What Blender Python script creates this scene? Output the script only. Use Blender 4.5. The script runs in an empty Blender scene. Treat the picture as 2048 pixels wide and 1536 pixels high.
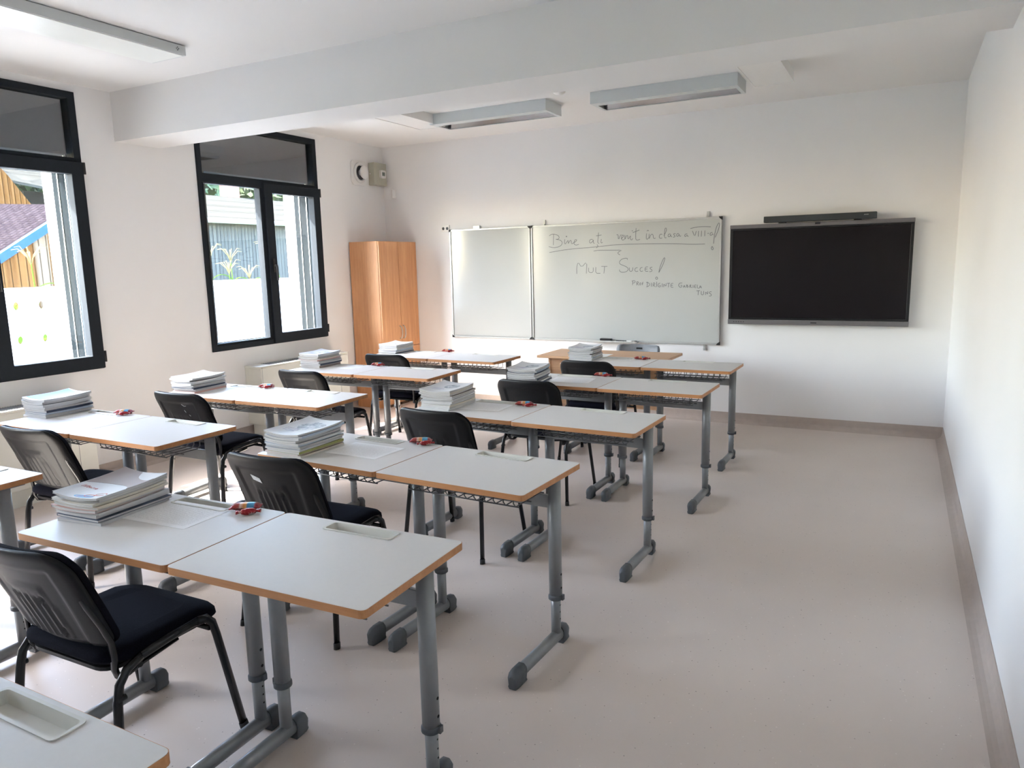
import bpy, bmesh, math, random
from mathutils import Vector, Matrix
random.seed(7)
PI = math.pi
SC = bpy.context.scene
COL = SC.collection

# ------------------------------------------------------------ camera, sky, sun, exposure
cam_data = bpy.data.cameras.new('camera'); cam = bpy.data.objects.new('camera', cam_data); COL.objects.link(cam)
yaw, pitch, roll = math.radians(28.0014), math.radians(-9.3164), math.radians(-1.3277)
FW = Vector((-math.sin(yaw)*math.cos(pitch), math.cos(yaw)*math.cos(pitch), math.sin(pitch)))
RT = Vector((math.cos(yaw), math.sin(yaw), 0)); UP = RT.cross(FW)
R2 = RT*math.cos(roll)+UP*math.sin(roll); U2 = -RT*math.sin(roll)+UP*math.cos(roll)
M = Matrix((R2, U2, -FW)).transposed().to_4x4(); M.translation = Vector((5.4758, -7.19, 1.5787))
cam.matrix_world = M
cam_data.sensor_fit = 'HORIZONTAL'; cam_data.sensor_width = 36.0; cam_data.lens = 1465.95*36/2048
cam_data.clip_start = 0.02
SC.camera = cam

world = bpy.data.worlds.new('sky'); SC.world = world; world.use_nodes = True
wn = world.node_tree.nodes; wl = world.node_tree.links; wn.clear()
sky = wn.new('ShaderNodeTexSky'); sky.sky_type = 'NISHITA'; sky.sun_disc = False
SUN_DIR = Vector((1.0, 0.75, -1.22)).normalized()          # the way the sunlight travels
sky.sun_elevation = math.asin(-SUN_DIR.z); sky.sun_rotation = math.atan2(-SUN_DIR.x, -SUN_DIR.y)
sky.altitude = 300; sky.air_density = 1.0; sky.dust_density = 2.0; sky.ozone_density = 0.8
bg = wn.new('ShaderNodeBackground'); bg.inputs['Strength'].default_value = 1.15
wo = wn.new('ShaderNodeOutputWorld'); wl.new(sky.outputs[0], bg.inputs[0]); wl.new(bg.outputs[0], wo.inputs[0])

sd = bpy.data.lights.new('sun', 'SUN'); sd.energy = 11.0; sd.angle = math.radians(0.55); sd.color = (1.0, 0.965, 0.91)
so = bpy.data.objects.new('sun', sd); COL.objects.link(so); so.location = (-8, -8, 10)
so.rotation_euler = SUN_DIR.to_track_quat('-Z', 'Y').to_euler()

SC.view_settings.view_transform = 'Standard'; SC.view_settings.look = 'None'
SC.view_settings.gamma = 1.0; SC.view_settings.use_curve_mapping = False
SC.view_settings.exposure = 2.72
SC.cycles.max_bounces = 12; SC.cycles.diffuse_bounces = 8; SC.cycles.transparent_max_bounces = 12
SC.cycles.sample_clamp_indirect = 8.0; SC.cycles.caustics_reflective = False; SC.cycles.caustics_refractive = False

W, H, HB = 5.857, 2.951, 2.584            # room width, ceiling height, beam underside
YB1, YB2 = -3.376, -2.975                 # beam
YBACK = -9.0
WINS = [(-2.640, -1.138), (-5.170, -3.670), (-7.700, -6.200)]
WZ0, WZ1 = 0.850, 2.895

# daylight through the window openings is sampled through portals
for i, (a, b) in enumerate(WINS):
    ld = bpy.data.lights.new('window_portal', 'AREA'); ld.shape = 'RECTANGLE'; ld.size = b-a; ld.size_y = WZ1-WZ0
    ld.cycles.is_portal = True
    lo = bpy.data.objects.new('window_portal', ld); COL.objects.link(lo)
    lo.location = (-0.50, (a+b)/2, (WZ0+WZ1)/2); lo.rotation_euler = (0, -PI/2, 0)


# ------------------------------------------------------------ materials
MATS = {}
def mat(name, col=(.8,.8,.8), rough=.5, metal=0., spec=.5, coat=0., build=None, **kw):
    m = bpy.data.materials.new(name); m.use_nodes = True
    b = m.node_tree.nodes['Principled BSDF']
    b.inputs['Base Color'].default_value = (*col, 1); b.inputs['Roughness'].default_value = rough
    b.inputs['Metallic'].default_value = metal; b.inputs['Specular IOR Level'].default_value = spec
    b.inputs['Coat Weight'].default_value = coat
    if build: build(m.node_tree, b)
    MATS[name] = m
    return m
def coords(nt, scale=(1,1,1), kind='Object', rot=(0,0,0)):
    tc = nt.nodes.new('ShaderNodeTexCoord'); mp = nt.nodes.new('ShaderNodeMapping')
    mp.inputs['Scale'].default_value = scale; mp.inputs['Rotation'].default_value = rot
    nt.links.new(tc.outputs[kind], mp.inputs[0]); return mp.outputs[0]
def noise(nt, vec, scale=5., detail=3., rough=.5):
    n = nt.nodes.new('ShaderNodeTexNoise'); n.inputs['Scale'].default_value = scale
    n.inputs['Detail'].default_value = detail; n.inputs['Roughness'].default_value = rough
    nt.links.new(vec, n.inputs['Vector']); return n.outputs['Fac']
def ramp(nt, fac, stops):
    r = nt.nodes.new('ShaderNodeValToRGB')
    while len(r.color_ramp.elements) < len(stops): r.color_ramp.elements.new(.5)
    for e, (p, c) in zip(r.color_ramp.elements, stops): e.position = p; e.color = (*c, 1)
    nt.links.new(fac, r.inputs[0]); return r.outputs[0]
def mixc(nt, fac, a, b):
    n = nt.nodes.new('ShaderNodeMix'); n.data_type = 'RGBA'
    for k, v in ((0, fac), (6, a), (7, b)):
        if isinstance(v, (tuple, float, int)): n.inputs[k].default_value = (*v, 1) if isinstance(v, tuple) else v
        else: nt.links.new(v, n.inputs[k])
    return n.outputs[2]
def bump(nt, b, h, strength=.2, dist=.002):
    n = nt.nodes.new('ShaderNodeBump'); n.inputs['Strength'].default_value = strength; n.inputs['Distance'].default_value = dist
    nt.links.new(h, n.inputs['Height']); nt.links.new(n.outputs[0], b.inputs['Normal'])
def noisy(col, amount=.08, scale=6., bmp=0., bscale=60., sc=(1,1,1)):
    def f(nt, b):
        v = coords(nt, sc, 'Object'); c0 = tuple(x*(1-amount) for x in col); c1 = tuple(min(1, x*(1+amount)) for x in col)
        nt.links.new(ramp(nt, noise(nt, v, scale), [(.3, c0), (.7, c1)]), b.inputs['Base Color'])
        if bmp: bump(nt, b, noise(nt, v, bscale, 4), bmp)
    return f
def wood(dark, light, axis='z', scale=1.):
    def f(nt, b):
        s = {'z': (14, 14, .9), 'x': (.9, 14, 14), 'y': (14, .9, 14)}[axis]
        v = coords(nt, tuple(q*scale for q in s)); n1 = noise(nt, v, 2.2, 5, .6); v2 = coords(nt, tuple(q*scale*6 for q in s)); n2 = noise(nt, v2, 2., 2)
        a = nt.nodes.new('ShaderNodeMath'); a.operation = 'ADD'; a.use_clamp = True
        k = nt.nodes.new('ShaderNodeMath'); k.operation = 'MULTIPLY'; k.inputs[1].default_value = .35; nt.links.new(n2, k.inputs[0])
        nt.links.new(n1, a.inputs[0]); nt.links.new(k.outputs[0], a.inputs[1])
        nt.links.new(ramp(nt, a.outputs[0], [(.45, dark), (.85, light)]), b.inputs['Base Color'])
    return f
mat('wall_paint', (.790,.783,.778), .65, spec=.3, build=noisy((.790,.783,.778), .012, 1.2, .05, 300))
mat('ceiling_paint', (.745,.738,.728), .7, spec=.25, build=noisy((.745,.738,.728), .01, 1., .04, 250))
def floor_b(nt, b):
    v = coords(nt)
    base = ramp(nt, noise(nt, v, 1.3, 4), [(.3, (.575,.500,.450)), (.7, (.605,.530,.480))])
    sp = nt.nodes.new('ShaderNodeTexVoronoi'); sp.inputs['Scale'].default_value = 38; nt.links.new(v, sp.inputs['Vector'])
    lt = nt.nodes.new('ShaderNodeMath'); lt.operation = 'LESS_THAN'; lt.inputs[1].default_value = .10; nt.links.new(sp.outputs['Distance'], lt.inputs[0])
    cr = ramp(nt, noise(nt, v, 43, 1), [(.38, (.27,.23,.20)), (.48, (.44,.38,.33)), (.56, (.72,.65,.60))])
    nt.links.new(mixc(nt, lt.outputs[0], base, cr), b.inputs['Base Color'])
    bump(nt, b, noise(nt, v, 220, 3), .06, .001)
    rr = nt.nodes.new('ShaderNodeMapRange'); rr.inputs['To Min'].default_value = .36; rr.inputs['To Max'].default_value = .5
    nt.links.new(noise(nt, v, 2.1, 4), rr.inputs[0]); nt.links.new(rr.outputs[0], b.inputs['Roughness'])
mat('floor_vinyl', (.47,.43,.39), .42, spec=.45, build=floor_b)
mat('skirting_vinyl', (.40,.365,.33), .5, spec=.35, build=noisy((.44,.375,.33), .04, 20))
mat('frame_anthracite', (.017,.021,.026), .7, spec=.12, build=noisy((.017,.021,.026), .06, 30))
mat('guide_grey', (.011,.014,.016), .9, spec=0., build=noisy((.011,.014,.016), .08, 20))
mat('rubber_black', (.012,.012,.013), .6)
mat('laminate_grey', (.615,.600,.580), .42, spec=.32, build=noisy((.615,.600,.580), .01, 90))
mat("beech_edge", (.45,.21,.085), .45, build=wood((.38,.16,.055), (.50,.24,.10), 'x', 1.))
mat('tray_plastic', (.56,.55,.50), .42, build=noisy((.56,.55,.50), .02, 40))
mat('steel_grey', (.235,.245,.255), .36, metal=.25, spec=.5, build=noisy((.235,.245,.255), .03, 50))
mat('cap_grey', (.075,.083,.092), .5, build=noisy((.075,.083,.092), .05, 60))
mat('wire_dark', (.10,.105,.11), .35, metal=.5)
mat('hole_black', (.006,.006,.006), .8)
mat('chair_plastic', (.006,.006,.007), .42, spec=.24, build=noisy((.009,.009,.010), .1, 80, .15, 500))
mat('chair_fabric', (.0055,.0055,.010), .95, spec=.06, build=noisy((.0055,.0055,.010), .3, 300, .4, 900))
mat('chair_tube', (.008,.008,.009), .26, spec=.45, build=noisy((.008,.008,.009), .08, 40))
mat('label_white', (.6,.62,.62), .5, build=noisy((.6,.62,.62), .12, 150))
mat('cabinet_beech', (.52,.24,.095), .42, coat=.1, build=wood((.53,.24,.10), (.68,.35,.165), 'z', 1.))
mat('desk_beech', (.5,.3,.17), .42, build=wood((.46,.255,.13), (.58,.35,.195), 'x', 1.))
mat('handle_silver', (.62,.62,.61), .3, metal=.8)
mat('board_white', (.46,.475,.46), .14, spec=.4, build=noisy((.46,.475,.46), .008, 3))
mat('aluminium', (.50,.51,.50), .35, metal=.6, build=noisy((.50,.51,.50), .03, 30))
mat('marker_ink', (.10,.10,.11), .6)
mat('tv_screen', (.008,.006,.007), .25, spec=.25)
mat('tv_bezel', (.16,.15,.155), .4, metal=.35, build=noisy((.16,.15,.155), .03, 30))
mat('tv_black', (.006,.006,.007), .3)
mat('soundbar_cloth', (.030,.036,.040), .75, build=noisy((.030,.036,.040), .15, 300))
mat('lamp_white', (.56,.59,.59), .4, build=noisy((.56,.59,.59), .01, 20))
mat('lamp_mirror', (.62,.61,.60), .14, metal=1.)
mat('diffuser', (.74,.76,.73), .35, build=noisy((.74,.76,.73), .01, 12))
mat('tube_white', (.75,.75,.72), .35)
mat('plastic_white', (.74,.73,.71), .4, build=noisy((.74,.73,.71), .015, 30))
mat('plastic_beige', (.42,.41,.33), .5, build=noisy((.42,.41,.33), .02, 30))
mat('unit_white', (.66,.66,.60), .4, build=noisy((.66,.66,.60), .012, 20))
mat('grey_plastic', (.17,.18,.20), .45, build=noisy((.17,.18,.20), .04, 60))
mat('lcd', (.12,.15,.13), .25)
def edges_b(col):
    def f(nt, b):
        v = coords(nt, (3, 3, 900)); n = noise(nt, v, 1., 2)
        nt.links.new(ramp(nt, n, [(.35, tuple(x*.72 for x in col)), (.62, col)]), b.inputs['Base Color'])
    return f
mat('page_edges', (.58,.57,.56), .8, build=edges_b((.60,.59,.58)))
COVERS = []
for nm, c in [('white',(.56,.57,.58)),('grey',(.45,.46,.47)),('pale_blue',(.42,.50,.60)),('cream',(.62,.58,.50)),('pink',(.60,.38,.34)),('navy',(.06,.08,.13)),('olive',(.32,.33,.12)),('white_b',(.60,.60,.60)),('taupe',(.38,.32,.29))]:
    COVERS.append(mat('cover_'+nm, c, .5, spec=.3, build=noisy(c, .03, 14)))
mat('print_grey', (.22,.23,.25), .5, spec=.3, build=lambda nt, b: nt.links.new(ramp(nt, noise(nt, coords(nt), 34, 6, .7), [(.38,(.07,.075,.085)),(.5,(.30,.34,.38)),(.62,(.60,.61,.62))]), b.inputs['Base Color']))
mat('print_blue', (.20,.42,.62), .5, spec=.3, build=noisy((.09,.30,.54), .1, 18))
mat('print_taupe', (.30,.25,.24), .5, spec=.3, build=noisy((.30,.25,.235), .06, 12))
mat('print_red', (.50,.06,.045), .4)
mat('print_violet', (.16,.15,.33), .4)
def paper_b(nt, b):
    v = coords(nt)
    sp = nt.nodes.new('ShaderNodeSeparateXYZ'); nt.links.new(v, sp.inputs[0])
    def math2(op, a, bb=None):
        n = nt.nodes.new('ShaderNodeMath'); n.operation = op
        for k, q in enumerate((a, bb)):
            if q is None: continue
            if isinstance(q, (int, float)): n.inputs[k].default_value = q
            else: nt.links.new(q, n.inputs[k])
        return n.outputs[0]
    row = math2('LESS_THAN', math2('FRACT', math2('MULTIPLY', sp.outputs['Y'], 125.)), .42)
    n = nt.nodes.new('ShaderNodeTexNoise'); n.inputs['Scale'].default_value = 1.; n.inputs['Detail'].default_value = 1.
    nt.links.new(coords(nt, (420, 125, 1)), n.inputs['Vector'])
    word = math2('GREATER_THAN', n.outputs['Fac'], .46)
    ax = math2('LESS_THAN', math2('ABSOLUTE', sp.outputs['X']), .125); ay = math2('LESS_THAN', math2('ABSOLUTE', sp.outputs['Y']), .085)
    f = math2('MULTIPLY', math2('MULTIPLY', row, word), math2('MULTIPLY', ax, ay)); f = math2('MULTIPLY', f, .34)
    nt.links.new(mixc(nt, f, (.80,.80,.80), (.16,.16,.17)), b.inputs['Base Color'])
mat('printed_paper', (.8,.8,.8), .6, build=paper_b)
def foil_b(nt, b):
    v = coords(nt); sp = nt.nodes.new('ShaderNodeSeparateXYZ'); nt.links.new(v, sp.inputs[0])
    w = nt.nodes.new('ShaderNodeMapRange'); w.inputs['From Min'].default_value = -.05; w.inputs['From Max'].default_value = .05
    nt.links.new(sp.outputs['X'], w.inputs[0])
    c = ramp(nt, w.outputs[0], [(.0,(.30,.02,.02)),(.30,(.33,.05,.04)),(.36,(.62,.50,.42)),(.48,(.60,.22,.05)),(.56,(.62,.35,.12)),(.60,(.06,.28,.50)),(.80,(.10,.38,.60)),(.86,(.28,.03,.04))])
    r = c.node.color_ramp; r.interpolation = 'LINEAR'
    sid = ramp(nt, noise(nt, v, 60, 3), [(.42,(.25,.015,.02)),(.6,(.45,.10,.09))])
    a = nt.nodes.new('ShaderNodeMath'); a.operation = 'GREATER_THAN'; a.inputs[1].default_value = .010; nt.links.new(sp.outputs['Z'], a.inputs[0])
    nt.links.new(mixc(nt, a.outputs[0], sid, c), b.inputs['Base Color'])
    bump(nt, b, noise(nt, v, 120, 3), .5, .002)
mat('foil_biscuit', (.4,.1,.08), .3, metal=.35, build=foil_b)
mat('foil_red', (.36,.03,.035), .26, metal=.45, build=lambda nt, b: (nt.links.new(ramp(nt, noise(nt, coords(nt), 75, 3), [(.42,(.28,.012,.02)),(.56,(.45,.05,.05)),(.62,(.72,.60,.55))]), b.inputs['Base Color']), bump(nt, b, noise(nt, coords(nt), 150, 2), .5, .002)))
# glass: clear, with mirror reflection growing at grazing angles
g = bpy.data.materials.new('window_glass'); g.use_nodes = True; nt = g.node_tree; nt.nodes.clear()
tr = nt.nodes.new('ShaderNodeBsdfTransparent'); tr.inputs[0].default_value = (.97,.985,.98,1)
gl = nt.nodes.new('ShaderNodeBsdfGlossy'); gl.inputs['Roughness'].default_value = .02; gl.inputs['Color'].default_value = (1,1,1,1)
fr = nt.nodes.new('ShaderNodeFresnel'); fr.inputs['IOR'].default_value = 1.5
ge = nt.nodes.new('ShaderNodeNewGeometry'); io = nt.nodes.new('ShaderNodeMapRange'); io.inputs['To Min'].default_value = 1.5; io.inputs['To Max'].default_value = .6667
nt.links.new(ge.outputs['Backfacing'], io.inputs[0]); nt.links.new(io.outputs[0], fr.inputs['IOR'])
mu = nt.nodes.new('ShaderNodeMath'); mu.operation = 'MULTIPLY_ADD'; mu.inputs[1].default_value = 1.3; mu.inputs[2].default_value = .04; mu.use_clamp = True
mx = nt.nodes.new('ShaderNodeMixShader'); ou = nt.nodes.new('ShaderNodeOutputMaterial')
nt.links.new(fr.outputs[0], mu.inputs[0]); nt.links.new(mu.outputs[0], mx.inputs[0]); nt.links.new(tr.outputs[0], mx.inputs[1]); nt.links.new(gl.outputs[0], mx.inputs[2]); nt.links.new(mx.outputs[0], ou.inputs[0])
MATS['window_glass'] = g
# outdoors
mat('fence_white', (.80,.80,.78), .8, build=noisy((.80,.80,.78), .04, 3, .2, 60))
mat('render_white', (.78,.78,.76), .8, build=noisy((.78,.78,.76), .02, 4))
mat('paving', (.42,.41,.39), .9, build=noisy((.42,.41,.39), .12, 3))
mat('grass', (.05,.10,.02), .9, build=noisy((.05,.10,.02), .35, 5))
def planks(c0, c1, axis='Y', n=7.):
    def f(nt, b):
        sc = {'Y': (0, n, .12), 'X': (n, 0, .12)}[axis]
        v = coords(nt, sc); w = nt.nodes.new('ShaderNodeTexNoise'); w.inputs['Scale'].default_value = 2.; w.inputs['Detail'].default_value = 4.
        nt.links.new(v, w.inputs['Vector'])
        v2 = coords(nt); wv = nt.nodes.new('ShaderNodeTexWave'); wv.bands_direction = axis; wv.inputs['Scale'].default_value = 2.2; nt.links.new(v2, wv.inputs['Vector'])
        c = ramp(nt, w.outputs['Fac'], [(.35, c0), (.65, c1)])
        gp = ramp(nt, wv.outputs['Fac'], [(.0, (0,0,0)), (.10, (1,1,1))])
        nt.links.new(mixc(nt, gp, tuple(x*.3 for x in c0), c), b.inputs['Base Color'])
    return f
mat('planks_brown', (.35,.19,.08), .85, spec=0., build=planks((.075,.030,.009), (.135,.062,.022)))
mat('planks_grey', (.17,.165,.155), .85, spec=0., build=planks((.045,.047,.05), (.08,.078,.074)))
mat('planks_dark', (.12,.085,.06), .85, spec=0., build=planks((.10,.07,.05), (.17,.12,.09)))
def tiles(c0, c1, sc=1.):
    def f(nt, b):
        br = nt.nodes.new('ShaderNodeTexBrick'); br.inputs['Color1'].default_value = (*c0,1); br.inputs['Color2'].default_value = (*c1,1); br.inputs['Mortar'].default_value = (*[x*.35 for x in c0],1)
        br.inputs['Scale'].default_value = 2.4*sc; br.inputs['Mortar Size'].default_value = .025; br.inputs['Row Height'].default_value = .35; br.inputs['Brick Width'].default_value = .5
        nt.links.new(coords(nt, rot=(PI/2, 0, PI/2)), br.inputs['Vector']); nt.links.new(br.outputs['Color'], b.inputs['Base Color'])
    return f
mat('roof_tiles', (.22,.17,.17), .8, spec=0., build=tiles((.019,.014,.016), (.028,.021,.023), 2.6))
mat('roof_pale', (.42,.40,.35), .85, spec=0., build=tiles((.040,.037,.030), (.052,.049,.041), 1.6))
mat('gutter_blue', (.012,.045,.12), .7, spec=.1)
mat('gutter_zinc', (.35,.36,.36), .5, metal=.3)
mat('brick_red', (.35,.10,.07), .85, build=tiles((.35,.09,.06), (.42,.14,.10), 3.))
def leaf_b(c0, c1):
    def f(nt, b):
        nt.links.new(ramp(nt, noise(nt, coords(nt), 1.6, 4), [(.35, c0), (.65, c1)]), b.inputs['Base Color'])
        b.inputs['Transmission Weight'].default_value = 0.
    return f
mat('foliage', (.09,.17,.03), .7, build=leaf_b((.014,.034,.008), (.055,.085,.018)))
mat('bark', (.10,.07,.05), .9)
def translucent(name, c):
    m = bpy.data.materials.new(name); m.use_nodes = True; nt = m.node_tree; nt.nodes.clear()
    d = nt.nodes.new('ShaderNodeBsdfDiffuse'); t = nt.nodes.new('ShaderNodeBsdfTranslucent'); x = nt.nodes.new('ShaderNodeMixShader'); o = nt.nodes.new('ShaderNodeOutputMaterial')
    cc = ramp(nt, noise(nt, coords(nt), 9, 3), [(.3, tuple(q*.8 for q in c)), (.7, tuple(q*1.1 for q in c))])
    nt.links.new(cc, d.inputs[0]); nt.links.new(cc, t.inputs[0]); x.inputs[0].default_value = .5
    nt.links.new(d.outputs[0], x.inputs[1]); nt.links.new(t.outputs[0], x.inputs[2]); nt.links.new(x.outputs[0], o.inputs[0]); MATS[name] = m
translucent('corn_leaf', (.07,.16,.015)); translucent('corn_tassel', (.22,.19,.10))

# ------------------------------------------------------------ mesh helpers
class G:
    def __init__(s): s.v = []; s.f = []; s.m = []; s.sm = []
    def add(s, vs, fs, m=0, smooth=False):
        o = len(s.v); s.v += [tuple(q) for q in vs]
        for f in fs: s.f.append([o+i for i in f]); s.m.append(m); s.sm.append(smooth)
        return s
    def box(s, x0, x1, y0, y1, z0, z1, m=0):
        vs = [(x,y,z) for x in (x0,x1) for y in (y0,y1) for z in (z0,z1)]
        return s.add(vs, [(0,1,3,2),(4,6,7,5),(0,4,5,1),(2,3,7,6),(0,2,6,4),(1,5,7,3)], m)
    def tube(s, pts, r, n=8, m=0, ry=None, cap=True, side=None):
        # r: radius or list; ry: second radius (oval), measured along 'side'
        P = [Vector(p) for p in pts]; k = len(P); rr = r if isinstance(r, (list, tuple)) else [r]*k
        q = ry if ry is not None else None; vs = []; prev = None
        for i in range(k):
            t = (P[min(i+1,k-1)]-P[max(i-1,0)]).normalized()
            if prev is None:
                ref = Vector(side) if side else (Vector((0,0,1)) if abs(t.z) < .9 else Vector((1,0,0)))
            else: ref = prev
            a = (ref - t*ref.dot(t)).normalized(); b = t.cross(a); prev = a
            for j in range(n):
                an = 2*PI*j/n; vs.append(P[i]+a*math.cos(an)*(q if q else rr[i])+b*math.sin(an)*rr[i])
        fs = [(i*n+j, i*n+(j+1)%n, (i+1)*n+(j+1)%n, (i+1)*n+j) for i in range(k-1) for j in range(n)]
        s.add(vs, fs, m, True)
        if cap:
            o = len(s.v)-len(vs)
            s.f.append([o+j for j in range(n)][::-1]); s.f.append([o+(k-1)*n+j for j in range(n)]); s.m += [m,m]; s.sm += [False,False]
        return s
    def loft(s, loops, m=0, smooth=False, cap0=True, cap1=True):
        n = len(loops[0]); vs = [p for l in loops for p in l]
        fs = [(i*n+j, i*n+(j+1)%n, (i+1)*n+(j+1)%n, (i+1)*n+j) for i in range(len(loops)-1) for j in range(n)]
        s.add(vs, fs, m, smooth); o = len(s.v)-len(vs)
        if cap0: s.f.append([o+j for j in range(n)][::-1]); s.m.append(m); s.sm.append(False)
        if cap1: s.f.append([o+(len(loops)-1)*n+j for j in range(n)]); s.m.append(m); s.sm.append(False)
        return s
    def lathe(s, prof, c=(0,0,0), n=24, axis='z', m=0):
        vs = []
        for r, h in prof:
            for j in range(n):
                a = 2*PI*j/n; p = (r*math.cos(a), r*math.sin(a), h)
                if axis == 'x': p = (h, p[0], p[1])
                if axis == 'y': p = (p[0], h, p[1])
                vs.append((c[0]+p[0], c[1]+p[1], c[2]+p[2]))
        k = len(prof)
        return s.add(vs, [(i*n+j, i*n+(j+1)%n, (i+1)*n+(j+1)%n, (i+1)*n+j) for i in range(k-1) for j in range(n)] + [tuple(range(n))[::-1], tuple((k-1)*n+j for j in range(n))], m, True)
    def plate(s, outer, holes, h0, h1, axis='z', m=0):
        # polygon with holes, extruded; 2D coordinates map to (x,y), (y,z) or (x,z)
        mp = {'z': lambda a,b,h: (a,b,h), 'x': lambda a,b,h: (h,a,b), 'y': lambda a,b,h: (a,h,b)}[axis]
        bm = bmesh.new(); loops = []
        for lp in [outer]+holes:
            vv = [bm.verts.new((a,b,0)) for a,b in lp]; loops.append(vv)
            for i in range(len(vv)): bm.edges.new((vv[i], vv[(i+1)%len(vv)]))
        bm.verts.index_update()
        bmesh.ops.triangle_fill(bm, use_beauty=True, edges=bm.edges[:])
        bm.verts.index_update(); n = len(bm.verts)
        pts = [(v.co.x, v.co.y) for v in bm.verts]; tri = [[v.index for v in f.verts] for f in bm.faces]
        fs = [t for t in tri] + [[i+n for i in t][::-1] for t in tri]; k = 0
        for lp in [outer]+holes:
            L = len(lp)
            fs += [[k+i, k+(i+1)%L, k+(i+1)%L+n, k+i+n] for i in range(L)]; k += L
        bm.free()
        return s.add([mp(a,b,h0) for a,b in pts]+[mp(a,b,h1) for a,b in pts], fs, m)
    def slab(s, x0, x1, y0, y1, zb, zt, nx=6, ny=6, m=0):
        vs = []; W_ = nx+1
        for zf in (zb, zt):
            for j in range(ny+1):
                for i in range(nx+1):
                    x = x0+(x1-x0)*i/nx; y = y0+(y1-y0)*j/ny; vs.append((x, y, zf(x, y)))
        N = (nx+1)*(ny+1); fs = []
        for j in range(ny):
            for i in range(nx):
                a = j*W_+i; fs += [(a, a+W_, a+W_+1, a+1), (N+a, N+a+1, N+a+W_+1, N+a+W_)]
        for i in range(nx): fs += [(i, i+1, N+i+1, N+i), (ny*W_+i+1, ny*W_+i, N+ny*W_+i, N+ny*W_+i+1)]
        for j in range(ny): fs += [((j+1)*W_, j*W_, N+j*W_, N+(j+1)*W_), (j*W_+nx, (j+1)*W_+nx, N+(j+1)*W_+nx, N+j*W_+nx)]
        return s.add(vs, fs, m)
    def ribbon(s, pts, w, h, axis='y', pos=0., m=0):
        mp = {'z': lambda a,b,t: (a,b,t), 'x': lambda a,b,t: (t,a,b), 'y': lambda a,b,t: (a,t,b)}[axis]
        k = len(pts); L = []; 
        for i in range(k):
            p0 = pts[max(i-1,0)]; p1 = pts[min(i+1,k-1)]; dx, dy = p1[0]-p0[0], p1[1]-p0[1]; d = math.hypot(dx, dy) or 1
            nx, ny = -dy/d*w/2, dx/d*w/2; p = pts[i]
            L.append([mp(p[0]+nx,p[1]+ny,pos), mp(p[0]-nx,p[1]-ny,pos), mp(p[0]-nx,p[1]-ny,pos+h), mp(p[0]+nx,p[1]+ny,pos+h)])
        return s.loft(L, m)
    def mesh(s, name, mats):
        me = bpy.data.meshes.new(name); me.from_pydata(s.v, [], s.f)
        for q in mats: me.materials.append(MATS[q] if isinstance(q, str) else q)
        me.polygons.foreach_set('material_index', s.m); me.polygons.foreach_set('use_smooth', s.sm)
        bm = bmesh.new(); bm.from_mesh(me); bmesh.ops.recalc_face_normals(bm, faces=bm.faces[:]); bm.to_mesh(me); bm.free()
        me.update(); return me
    def build(s, name, mats, parent=None, bevel=0., seg=2, label=None):
        if isinstance(mats, str) or not isinstance(mats, (list, tuple)): mats = [mats]
        o = bpy.data.objects.new(name, s.mesh(name, mats)); COL.objects.link(o)
        if parent: o.parent = parent
        if bevel:
            b = o.modifiers.new('bevel', 'BEVEL'); b.width = bevel; b.segments = seg; b.limit_method = 'ANGLE'; b.angle_limit = math.radians(40)
        if label: o['label'] = label
        return o
def rrect(cx, cy, w, h, r, n=4):
    out = []
    for qx, qy, a0 in ((1,1,0),(-1,1,90),(-1,-1,180),(1,-1,270)):
        for i in range(n+1):
            a = math.radians(a0+90*i/n); out.append((cx+qx*(w/2-r)+r*math.cos(a), cy+qy*(h/2-r)+r*math.sin(a)))
    return out
def rect(a0, a1, b0, b1): return [(a0,b0),(a1,b0),(a1,b1),(a0,b1)]
def thing(name, label, cat, loc=(0,0,0), rz=0., group=None):
    o = bpy.data.objects.new(name, None); COL.objects.link(o); o.empty_display_size = .1
    o.location = loc; o.rotation_euler = (0,0,rz); return tag(o, label, cat, group)
def tag(o, label, cat, group=None, kind=None):
    o['label'] = label; o['category'] = cat
    if group: o['group'] = group
    if kind: o['kind'] = kind
    return o
def struct(o, label=None):
    o['kind'] = 'structure'
    if label: o['label'] = label
    return o
def copy_tree(o, parent=None):
    c = o.copy(); COL.objects.link(c); c.parent = parent
    for ch in list(o.children): copy_tree(ch, c)
    return c

# ------------------------------------------------------------ room shell
struct(G().box(-.45, W+.2, YBACK-.2, .2, -.15, 0).build('floor', 'floor_vinyl'), 'beige speckled vinyl floor')
struct(G().box(-.45, W+.2, YBACK-.2, .2, H, H+.2).build('ceiling', 'ceiling_paint'), 'white painted ceiling')
struct(G().box(0, W, YB1, YB2, HB, H).build('trim_1', 'ceiling_paint'), 'deep white ceiling beam crossing the room')
struct(G().box(-.45, W+.2, 0, .2, 0, H).build('wall_front', 'wall_paint'), 'pale wall behind the whiteboard')
struct(G().box(W, W+.2, YBACK, 0, 0, H).build('wall_right', 'wall_paint'), 'bare pale wall on the right')
struct(G().box(-.45, W+.2, YBACK-.2, YBACK, 0, H).build('wall_back', 'wall_paint'), 'pale wall behind the camera')
wlg = G(); wlg.plate(rect(YBACK, 0, 0, H), [rect(a+.035, b-.035, WZ0+.03, WZ1-.03) for a, b in WINS], -.45, 0, 'x')
struct(wlg.build('wall_left', 'wall_paint'), 'pale window wall on the left')
cove = [(0, 0), (.055, 0), (.040, .003), (.024, .010), (.012, .022), (.006, .040), (.004, .062), (.004, .100), (0, .100)]
def skirting(name, f):
    g_ = G(); g_.loft([[f(t, d, z) for d, z in cove] for t in (0, 1)]); return struct(g_.build(name, 'skirting_vinyl'), 'coved beige vinyl skirting')
skirting('baseboard_front', lambda t, d, z: (W*t, -d, z))
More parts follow.
